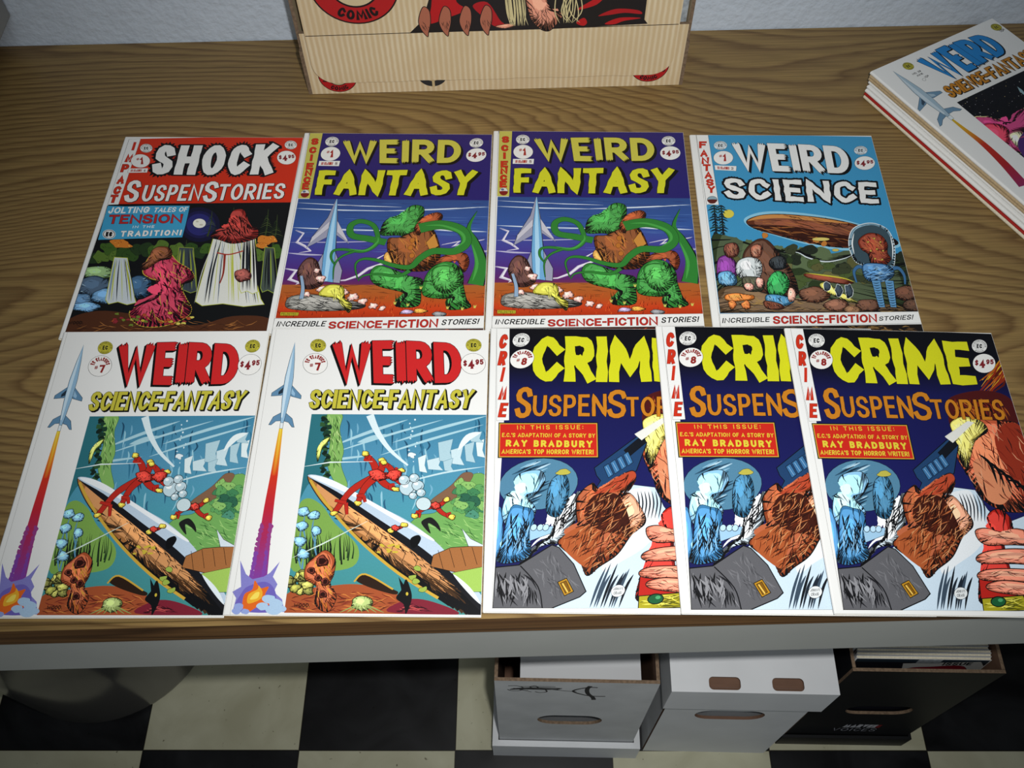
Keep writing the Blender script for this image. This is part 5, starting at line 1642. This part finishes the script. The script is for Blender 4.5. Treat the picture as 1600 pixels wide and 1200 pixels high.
def place(root, x, y, z, rz, sx, sy, rx=0.0, ry=0.0):
    root.location = (x, y, T + z)
    root.rotation_euler = (rx, ry, rz)
    root.scale = (sx, sy, 1.0)

LIE = 0.0130                                # front-row books rest with their top edge on the back row
c = make_comic(art_red_header())
place(c, -0.4304, 0.8026, 0.0004, -0.027, 0.9758, 1.0)
tag(c, 'comic book with a red header, white lettering and a sky-blue caption box', 'comic book', 'comic books in the back row')
c = make_comic(art_dusk())
place(c, -0.2291, 0.8045, 0.0004, -0.0331, 1.0258, 1.0)
tag(c, 'purple-topped comic book with yellow lettering, lying beside the red-headed comic book', 'comic book', 'comic books in the back row')
d = copy_tree(c)
place(d, -0.0165, 0.8031, 0.0004, -0.0329, 1.031, 1.0)
tag(d, 'purple-topped comic book with yellow lettering, lying next to the sky-blue comic book', 'comic book', 'comic books in the back row')
c = make_comic(art_sky())
place(c, 0.2023, 0.7921, 0.0004, -0.0283, 0.9796, 1.0)
tag(c, 'sky-blue comic book with white lettering and a white strip at the bottom', 'comic book', 'comic books in the back row')
c = make_comic(art_sea())
place(c, -0.4313, 0.5307, 0.0052, -0.0119, 0.9629, 1.0131, LIE + 0.004)
tag(c, 'white red-lettered comic book with a rocket, directly in front of the red-headed one', 'comic book', 'comic books in the front row')
d = copy_tree(c)
place(d, -0.2305, 0.5301, 0.0052, -0.0227, 1.0151, 1.0132, LIE + 0.004)
tag(d, 'white red-lettered comic book with a rocket, beside the navy comic books', 'comic book', 'comic books in the front row')
c = make_comic(art_navy())
place(c, -0.0199, 0.5275, 0.0052, -0.0247, 1.0, 1.0074, LIE + 0.004)
tag(c, 'navy comic book with yellow lettering, lowest of three overlapping copies', 'comic book', 'comic books in the front row')
d = copy_tree(c)
place(d, 0.1377, 0.523, 0.0106, -0.0179, 1.0, 1.011, LIE + 0.004, 0.021)
tag(d, 'navy comic book with yellow lettering, the middle of three overlapping copies', 'comic book', 'comic books in the front row')
d = copy_tree(c)
place(d, 0.2585, 0.5158, 0.0143, -0.0186, 0.9625, 0.9965, LIE + 0.004, 0.040)
tag(d, 'navy comic book with yellow lettering, topmost of three copies, cover fully showing', 'comic book', 'comic books in the front row')

# the pile of comic books at the back right
PILE = Vector((0.40983, 0.85848))
PA = math.radians(29.0)
pile_spec = [  # thickness, cover, pages, slip along x, slip along y, label
    (0.0042, PAGES, PAGES, -0.004, -0.006, 'cream-edged comic book at the very bottom of the pile by the wall'),
    (0.0024, RED_EDGE, PAGES, -0.0035, -0.005, 'red-spined comic book second from the bottom of the pile by the wall'),
    (0.0040, WHITE_PAPER, PAGES, -0.0025, -0.004, 'white-spined comic book lying directly on the red-spined one in the pile'),
    (0.0036, WHITE_PAPER, PAGES, -0.0005, -0.003, 'white-spined comic book, second above the red-spined one in the pile'),
    (0.0040, WHITE_PAPER, PAGES, 0.002, -0.001, 'white-spined comic book just below the tan-spined ones in the pile'),
    (0.0044, TAN_PAGES, TAN_PAGES, 0.0012, 0.0, 'lower of the two tan-spined comic books in the pile'),
    (0.0044, TAN_PAGES, TAN_PAGES, 0.0004, -0.0006, 'upper of the two tan-spined comic books in the pile'),
]
z = 0.0003
ex, ey = Vector((math.cos(PA), math.sin(PA))), Vector((-math.sin(PA), math.cos(PA)))
for th, cm, pm, dx, dy, lab in pile_spec:
    c = make_comic(None, PW, PH, th, cm, pm)
    p = PILE + ex * dx + ey * dy
    c.location = (p.x, p.y, T + z)
    c.rotation_euler = (0, 0, PA + dx * 0.6)
    tag(c, lab, 'comic book', 'comic books in the pile by the wall')
    z += th + 0.0001
c = make_comic(art_pile_top(), PW, PH, 0.0040)
c.location = (PILE.x, PILE.y, T + z)
c.rotation_euler = (0, 0, PA)
tag(c, 'white blue-lettered comic book with a rocket, on top of the pile by the wall', 'comic book', 'comic books in the pile by the wall')

# ------------------------------------------------------------------ upright kraft carton at the wall
CW, CD, CH, FOLD = 0.4355, 0.092, 0.345, 0.087
carton = empty('cardboard_carton', (-0.2312, 0.8725, T), (0, 0, 0.0155))
tag(carton, 'brown corrugated cardboard carton with red and black printing, standing upright against the wall', 'carton')
RX90 = (math.pi / 2, 0, 0)
bm = bmesh.new(); box_bm(bm, 0.0042, CW - 0.0042, 0.0043, CD - 0.0043, 0.0, 0.004); obj('bottom_panel', bm_mesh(bm, 'bottom_panel', [KRAFT_PLAIN]), carton)
bm = bmesh.new(); box_bm(bm, 0, CW, CD - 0.004, CD, 0.0, CH); obj('back_panel', bm_mesh(bm, 'back_panel', [KRAFT]), carton)
for x0, lift in ((0.0, 0.060), (CW - 0.004, 0.060)):
    bm = bmesh.new()
    prof = [(0.0, 0.0), (CD - 0.0042, 0.0), (CD - 0.0042, CH), (0.006, CH), (0.006, lift), (0.0, lift)]
    plate(bm, prof, [], 0.004, 0, 1, Matrix.Translation((x0, 0, 0)) @ Matrix(((0, 0, 1, 0), (1, 0, 0, 0), (0, 1, 0, 0), (0, 0, 0, 1))))
    obj('side_panel', bm_mesh(bm, 'side_panel', [KRAFT, KRAFT_RAW]), carton)
bm = bmesh.new()
plate(bm, [(0.0042, -FOLD + 0.0003), (CW - 0.0042, -FOLD + 0.0003), (CW - 0.0042, -0.004), (0.0042, -0.004)], [], 0.004, 0, 1)
fp = obj('front_panel', bm_mesh(bm, 'front_panel', [KRAFT, KRAFT_RAW]), carton, (0, 0.004, FOLD), RX90)
bm = bmesh.new()
ww = 0.4075
edge = [(ww, CH - FOLD), (0.0, CH - FOLD), (0.0, -0.040)] + [(0.026 - 0.026 * math.cos(t), -0.040 - 0.027 * math.sin(t)) for t in [k * math.pi / 16 for k in range(1, 9)]]
rr_ = random.Random(4)
edge += [(x, -0.0660 + rr_.uniform(-0.0006, 0.0006)) for x in [0.03 + k * 0.0125 for k in range(1, 28)]]
edge += [(ww - 0.026 + 0.026 * math.sin(t), -0.0660 + 0.026 - 0.026 * math.cos(t)) for t in [k * math.pi / 16 for k in range(0, 9)]]
plate(bm, edge, [], 0.003, 0, 1)
lid = obj('lid', bm_mesh(bm, 'lid', [KRAFT, KRAFT_RAW]), carton, (0.0117, -0.0035, FOLD), RX90)
bm = bmesh.new(); box_bm(bm, CW - 0.0135, CW - 0.0055, 0.012, 0.016, 0.070, CH - 0.02)
obj('tape_strip', bm_mesh(bm, 'tape_strip', [SILVER]), carton)['label'] = 'silver tape strip'

def arcpts(cx, cy, r, a0, a1, n=14):
    return [(cx + r * math.cos(math.radians(a0 + (a1 - a0) * i / n)), cy + r * math.sin(math.radians(a0 + (a1 - a0) * i / n))) for i in range(n + 1)]
def round_mark(a, cx, cy, R, lettering=True):
    """red ring with COMIC along its foot, two letters on cream in the middle; millimetres"""
    a.oval(cx, cy, R, R, '#1d1518', n=56)
    a.oval(cx, cy, R * 0.965, R * 0.965, '#b01f22', n=56)
    a.oval(cx, cy, R * 0.575, R * 0.575, '#1d1518', n=44)
    a.oval(cx, cy, R * 0.53, R * 0.53, '#cdbb93', n=44)
    a.text('COMIC', arcpts(cx, cy, R * 0.64, 124, 56), arcpts(cx, cy, R * 0.90, 124, 56), '#1d1518', 0.25, gap=0.16)
    a.text('AN ENTERTAINING', arcpts(cx, cy, R * 0.89, 152, 388, 24), arcpts(cx, cy, R * 0.67, 152, 388, 24), '#1d1518', 0.24, gap=0.2)
    k = R * 0.34
    a.text('EC', [(cx - k, cy - k * .8), (cx + k, cy - k * .8)], [(cx - k, cy + k * .8), (cx + k, cy + k * .8)], '#1d1518', 0.28, gap=0.14)

H_LID = [0.665174, -0.152801, -308.297, 0.0118695, 0.782522, -46.3247, -9.85957e-06, -0.000650015, 1.0]
H_LOW = [0.668134, -0.160452, -299.029, 0.0118944, 0.784164, -43.517, -9.85957e-06, -0.000650015, 1.0]
a = Art(H_LID, 21)
def lp(x, y): return a.P((x, y))
cm_ = lp(562, 36.6)
fold = [lp(477, 55), lp(1061, 42)]
top_lim = -(CH - FOLD) * 1000 + 1
a.part('fold_line')
Hl, a.H = a.H, [1, 0, 0, 0, 1, 0, 0, 0, 1]
a.clip = [(0, top_lim), (ww * 1000, top_lim), (ww * 1000, 66), (0, 66)]
a.line(fold, 0.9, '#1d1518')
a.part('round_emblem')
round_mark(a, cm_[0], cm_[1] - 47, 47)
a.part('drapery_picture')
a.H = Hl
# dark drapery with red folds filling the right of the panel (a plain stand-in for the printed figure)
x0, x1 = lp(640, 50)[0], lp(1012, 41)[0]
a.H = [1, 0, 0, 0, 1, 0, 0, 0, 1]
def F(x, y): return (x0 + (x1 - x0) * x, y)          # x 0..1 across the drapery, y in mm above the fold (negative up)
rr_ = a.rnd
a.poly([F(0.0, 1.5), F(0.06, -14), F(0.12, -60), F(0.2, -110), F(0.4, -150), F(0.7, -150), F(0.9, -110), F(0.985, -60), F(0.985, -8), F(1.0, -3), F(1.0, -2.5), F(0.6, 1), F(0.3, 1.5)], '#1f1a1c')
for pts, c in (([F(0.085, -10), F(0.10, -30), F(0.13, -70), F(0.22, -90), F(0.2, -40), F(0.24, -26), F(0.16, -16)], '#b31d22'),
               ([F(0.27, -30), F(0.33, -34), F(0.38, -12), F(0.4, -6), F(0.36, -4), F(0.32, -14)], '#a81c22'),
               ([F(0.70, -22), F(0.74, -30), F(0.82, -42), F(0.78, -28)], '#b31d22'),
               ([F(0.79, -14), F(0.86, -22), F(0.95, -20), F(0.97, -15), F(0.9, -17), F(0.84, -15)], '#a81c22'),
               ([F(0.82, -4), F(0.88, -11), F(0.97, -10), F(0.9, -7), F(0.86, -3)], '#b31d22'),
               ([F(0.7, -6), F(0.73, -12), F(0.745, -6), F(0.73, -2)], '#b31d22')):
    a.poly(pts, c, True)
# salmon tassels and cream fringe hanging along the hem
for x in (0.03, 0.115, 0.20, 0.285):
    a.poly([F(x + 0.02, -2), F(x + 0.012, -14), F(x + 0.035, -30), F(x + 0.06, -26), F(x + 0.062, -12), F(x + 0.05, 1), F(x + 0.043, 7)], '#a9654f', True, 0.9, '#1d1518', flat=True)
    a.hatch([F(x + 0.015, -12), F(x + 0.06, -16), F(x + 0.062, 0), F(x + 0.03, 0)], 9, 6, '#1d1518', 0.5, 85)
a.poly([F(0.36, -4), F(0.42, -7), F(0.445, -4), F(0.40, -1)], '#b5715a', True, 0.7, '#1d1518')
a.poly([F(0.475, -60), F(0.50, -20), F(0.525, -6), F(0.565, 3), F(0.60, 1), F(0.645, -18), F(0.60, -22), F(0.56, -44), F(0.54, -60)], '#b5715a', True, 0.9, '#1d1518')
a.hatch([F(0.49, -30), F(0.57, -26), F(0.62, -14), F(0.56, 0), F(0.52, -10)], 22, 8, '#2a1a18', 0.6, 80)
for k in range(22):
    x = rr_.uniform(0.40, 0.48)
    a.line([F(x, -50), F(x + 0.01, -20), F(x + rr_.uniform(0.0, 0.03), -4)], 0.9, '#cfc08f', 'both', True, keep=True)
for k in range(12):
    x = rr_.uniform(0.62, 0.70)
    a.line([F(x + rr_.uniform(-.02, .02), -52), F(x + rr_.uniform(-.03, .03), -22), F(x + rr_.uniform(-0.02, 0.03), -6)], 1.1, '#cfc08f', 'both', True, keep=True)
a.up()
a.build(lid, 0.00302)

a = Art(H_LOW, 22)
a.part('round_emblem')
Hs = a.H
m1, m2, m3 = a.P((532, 144.6)), a.P((1013, 133.6)), a.P((677, 137.2))
letters = [a.P((x, 121)) for x in (745, 775, 805, 835, 862, 890)]
a.H = [1, 0, 0, 0, 1, 0, 0, 0, 1]
a.clip = [(5, 5), (CW * 1000 - 5, 5), (CW * 1000 - 5, 86.5), (5, 86.5)]
round_mark(a, m1[0], m1[1] - 22, 22)
a.part('round_emblem#2')
round_mark(a, m2[0], m2[1] - 22, 22)
a.part('ring_emblem')
a.oval(m3[0], m3[1] - 17, 17, 17, '#2b2c2e', n=40)
a.oval(m3[0], m3[1] - 17, 9.5, 9.5, '#c0aa80', n=30)
a.line([(m3[0] + 0.5, m3[1] - 34), (m3[0] + 0.5, m3[1] + 1)], 3.0, '#c0aa80')
a.part('lettering')
for k, p in enumerate(letters):
    if k % 2: a.line([(p[0] - 4, p[1] - 12), (p[0], p[1] + 1), (p[0] + 4, p[1] - 12)], 3.0, '#2b2c2e')
    else: a.ring(p[0], p[1] - 7, 7, 8, 3.0, '#2b2c2e')
a.build(fp, 0.00402)

# ------------------------------------------------------------------ pale box on the wall, far left
wb = empty('wall_box', (-0.585, 0.9692, T + 0.041), (0, 0, ROT))
tag(wb, 'pale grey box fixed to the white wall above the table, at the far left edge', 'box')
bm = bmesh.new(); box_bm(bm, -0.22, 0.0, -0.16, 0.0, 0.0, 0.30, 0, 0.004, 3)
obj('housing', bm_mesh(bm, 'housing', [PALE]), wb)
bm = bmesh.new(); box_bm(bm, -0.215, -0.005, -0.168, -0.161, 0.005, 0.295, 0, 0.002, 2)
obj('front_cover', bm_mesh(bm, 'front_cover', [PALE]), wb)

# ------------------------------------------------------------------ storage boxes under the table
def bmo(name, parent, mats, build, loc=None, rot=None):
    bm = bmesh.new()
    build(bm)
    return obj(name, bm_mesh(bm, name, mats), parent, loc, rot)

def carton_box(root, w, d, h, m, inner, edge, hole, base=0.003, t=0.004, floor=None):
    """open-topped storage box: front and back with hand holes, two sides, bottom. hole=(x0,x1,below rim top,below rim bottom)"""
    hx0, hx1, ha, hb = hole
    slot = rrect(hx0, hx1, -hb, -ha, (hb - ha) / 2 - 0.0005, 6)
    z1 = base + h
    out = {}
    out['front'] = bmo('front_panel', root, [m, edge], lambda bm: plate(bm, [(0, -h), (w, -h), (w, 0), (0, 0)], [slot], t, 0, 1), (0, t, z1), RX90)
    bmo('back_panel', root, [m, edge], lambda bm: plate(bm, [(0, -h), (w, -h), (w, 0), (0, 0)], [slot], t, 0, 1), (0, d, z1), RX90)
    for x in (0.0, w - t):
        def side(bm):
            box_bm(bm, x, x + t, t + 0.0003, d - t - 0.0003, base, z1)
            for f in bm.faces:
                c_ = f.calc_center_median()
                if abs(c_.z - z1) < 1e-4: f.material_index = 1
                elif (x == 0.0 and c_.x > t - 1e-4) or (x > 0 and c_.x < x + 1e-4): f.material_index = 2
        bmo('side_panel', root, [m, edge, inner], side)
    bmo('bottom_panel', root, [inner], lambda bm: box_bm(bm, t, w - t, t + 0.0003, d - t - 0.0003, floor or base, (floor or base) + t))
    return out

def tray(root, w, d, rim, g, m, edge, t=0.004, z=0.0, upside=False, slots=None, tm=None):
    """lid: a shallow tray, either standing under the box or turned over on top of it"""
    def build(bm):
        x0, x1, y0, y1 = -g - t, w + g + t, -g - t, d + g + t
        za, zb = z, z + rim
        for q in ((x0, x1, y0, y0 + t), (x0, x1, y1 - t, y1), (x0, x0 + t, y0 + t, y1 - t), (x1 - t, x1, y0 + t, y1 - t)):
            box_bm(bm, *q, za, zb)
        zt = zb - 0.003 if upside else za
        plate(bm, [(x0 + t, y0 + t), (x1 - t, y0 + t), (x1 - t, y1 - t), (x0 + t, y1 - t)], [rrect(*s_, 0.005, 5) for s_ in (slots or [])], 0.0028, 0, 1, Matrix.Translation((0, 0, zt)))
    return bmo('lid', root, [m, edge], build)

BY = 0.286
# open worn box with a scribble
b1 = empty('storage_box', (-0.026, BY + 0.006, 0), (0, 0, -0.035))
tag(b1, 'open worn grey-white cardboard box with black marker scribbles, standing in its upturned lid', 'storage box', 'storage boxes under the table')
w1 = 0.193
fr1 = carton_box(b1, w1, 0.38, 0.380, GREY_BOARD, BROWN_LINER, KRAFT_RAW, (0.053, 0.139, 0.165, 0.215), 0.004)
tray(b1, w1, 0.38, 0.068, 0.0015, WHITE_BOARD, WHITE_BOARD, 0.0085)
a = Art(None, 31)
a.part('marker_scribble')
for pts, w_ in (([(16, 22), (26, 21), (34, 30), (30, 42), (20, 44), (15, 38)], 0.9), ([(20, 36), (36, 30), (62, 28), (80, 30)], 1.6), ([(18, 38), (48, 32), (76, 34)], 1.8), ([(22, 33), (56, 36), (78, 32)], 1.4),
               ([(46, 30), (42, 24), (48, 20), (52, 27), (60, 36), (62, 46), (54, 50), (48, 46)], 1.0), ([(30, 24), (56, 22), (72, 22)], 0.9), ([(40, 40), (28, 36), (44, 48)], 0.8),
               ([(66, 34), (84, 40), (98, 42)], 0.9), ([(122, 22), (112, 22), (98, 32), (94, 42), (104, 54), (118, 62), (134, 62)], 1.5), ([(113, 16), (110, 30), (112, 50), (119, 68), (121, 80)], 2.6)):
    a.line(pts, w_ * 2.1, '#0c0c0e', None, True)
a.build(fr1['front'], 0.00402)
bmo('inner_panel', b1, [SHEET], lambda bm: box_bm(bm, 0.030, w1 - 0.018, 0.0085, 0.33, 0.352, 0.354))['label'] = 'white inner panel'
bmo('inner_panel', b1, [SHEET], lambda bm: box_bm(bm, 0.030, w1 - 0.018, 0.016, 0.018, 0.010, 0.350))['label'] = 'white inner panel'

# white box with its lid on
b2 = empty('storage_box', (0.1885, BY, 0), (0, 0, -0.035))
tag(b2, 'clean white cardboard box with its slotted lid on, beside the black box', 'storage box', 'storage boxes under the table')
w2 = 0.181
carton_box(b2, w2, 0.38, 0.368, WHITE_BOARD, BROWN_LINER, BROWN_LINER, (0.042, 0.132, 0.112, 0.158), 0.0)
tray(b2, w2, 0.38, 0.082, 0.0042, WHITE_BOARD, BROWN_LINER, 0.003, 0.2915, True, [(0.037, 0.074, -0.004, 0.011), (0.111, 0.148, -0.004, 0.011)])
bmo('inner_panel', b2, [SHEET], lambda bm: box_bm(bm, 0.008, w2 - 0.008, 0.012, 0.014, 0.010, 0.300))['label'] = 'white inner panel'
bmo('lid_liner', b2, [BROWN_LINER], lambda bm: box_bm(bm, 0.005, w2 - 0.005, -0.003, 0.374, 0.3655, 0.3675))

# thin purple board standing between the boxes
pb = bmo('purple_board', None, [PURPLE], lambda bm: box_bm(bm, 0, 0.0035, 0, 0.30, 0, 0.325, 0, 0.0006, 1), (0.3835, BY + 0.030, 0), (0, 0, -0.03))
tag(pb, 'thin purple board standing upright between the white box and the black box', 'board')

# black box of bagged comics
b3 = empty('storage_box', (0.3950, BY + 0.012, 0), (0, 0, -0.03))
tag(b3, 'open black cardboard box with white lettering below its hand hole, filled with bagged comics', 'storage box', 'storage boxes under the table')
w3 = 0.178
fr3 = carton_box(b3, w3, 0.38, 0.375, BLACK_BOARD, BROWN_LINER, KRAFT_RAW, (0.046, 0.134, 0.165, 0.208), 0.004, floor=0.100)
tray(b3, w3, 0.38, 0.046, 0.0015, BLACK_BOARD, BLACK_BOARD, 0.004)
a = Art(None, 33)
a.part('lettering')
a.poly([(116, 270), (122, 270), (122, 288), (115, 288)], '#7a1218')
a.text('MARVEL', [(70, 268), (118, 270)], [(70, 288), (116, 288)], '#b9b9be', 0.24, gap=0.08)
a.text('VOICES', [(60, 293), (122, 293)], [(60, 310), (122, 310)], '#9a9aa2', 0.09, gap=0.28)
a.build(fr3['front'], 0.00402)

a = Art(None, 35)
a.part('cover_picture')
a.clip = [(1, 1), (159, 1), (159, 259), (1, 259)]
a.poly([(1, 1), (171, 1), (171, 259), (1, 259)], '#1c1c24')
a.poly([(1, 1), (171, 1), (171, 12), (1, 12)], '#2a3640')
a.poly([(60, 16), (150, 6), (166, 34), (150, 60), (70, 56)], '#c8c8c4', False, 0.5)
a.text('ISSUE', [(108, 11), (142, 9)], [(108, 21), (142, 19)], K, 0.22)
a.poly([(66, 40), (100, 26), (136, 24), (150, 70), (120, 120), (60, 110)], '#8a1a2c', True, 0.6, flat=True)
a.hatch([(70, 50), (140, 40), (140, 100), (70, 100)], 40, 16, [K, '#c04a5a'], 1.2, 20)
a.poly([(120, 62), (150, 58), (152, 72), (122, 76)], '#c9801c', False, 0.4)
a.poly([(150, 44), (168, 36), (162, 66), (152, 70)], '#b4b4b0', True, 0.4)
for i in range(7):
    th = 0.0034
    c = empty('bagged_comic')
    cv = obj('cover', sheet_mesh(0.160, 0.260, th, SHEET if i else WHITE_PAPER), c)
    obj('page_block', page_mesh(0.160, 0.260, th), c)
    if i == 0:
        a.build(cv, th + 0.00002)
        bmo('tape', c, [SILVER], lambda bm: box_bm(bm, 0.074, 0.102, -0.012, 0.0008, th + 0.0006, th + 0.0009))
    lean = 0.05
    y0 = 0.009 + i * 0.0043
    hgt = 0.270 + (0.0, 0.012, 0.017, 0.013, 0.02, 0.016, 0.014)[i]
    p = Matrix.Rotation(-0.03, 4, 'Z') @ Vector((0.011 + 0.001 * (i % 3), y0 + math.sin(lean) * 0.260, 0))
    c.location = (0.3950 + p.x, BY + 0.012 + p.y, 0.1075 + math.cos(lean) * 0.260)
    c.rotation_euler = (math.pi / 2 - lean, 0, -0.03)
    names = ('dark red bagged comic facing out at the front of the black box', 'bagged comic directly behind the dark red one in the black box',
             'bagged comic third from the front in the black box', 'bagged comic fourth from the front in the black box', 'bagged comic fifth from the front in the black box',
             'bagged comic sixth from the front in the black box', 'bagged comic at the back of the row in the black box')
    tag(c, names[i], 'comic book', 'bagged comics in the black box')

# ------------------------------------------------------------------ round grey bin under the table
def lathe(bm, prof, n=64):
    rings = []
    for r_, z_ in prof:
        rings.append([bm.verts.new((r_ * math.cos(2 * math.pi * i / n), r_ * math.sin(2 * math.pi * i / n), z_)) for i in range(n)])
    for a_, b_ in zip(rings, rings[1:]):
        for i in range(n):
            j = (i + 1) % n
            bm.faces.new((a_[i], a_[j], b_[j], b_[i]))
    bm.faces.new(rings[0]); bm.faces.new(rings[-1])
bn = empty('waste_bin', (-0.655, 0.505, 0))
tag(bn, 'round glossy grey bin standing under the left end of the table', 'bin')
bm = bmesh.new()
lathe(bm, [(0.160, 0.0), (0.168, 0.004), (0.170, 0.012), (0.176, 0.24), (0.182, 0.44), (0.186, 0.445), (0.186, 0.452), (0.178, 0.452), (0.172, 0.25), (0.164, 0.016)])
obj('body', bm_mesh(bm, 'body', [BIN_GREY], True), bn)
bm = bmesh.new()
lathe(bm, [(0.183, 0.440), (0.190, 0.441), (0.192, 0.448), (0.190, 0.455), (0.184, 0.456)])
obj('rim', bm_mesh(bm, 'rim', [BIN_GREY], True), bn)
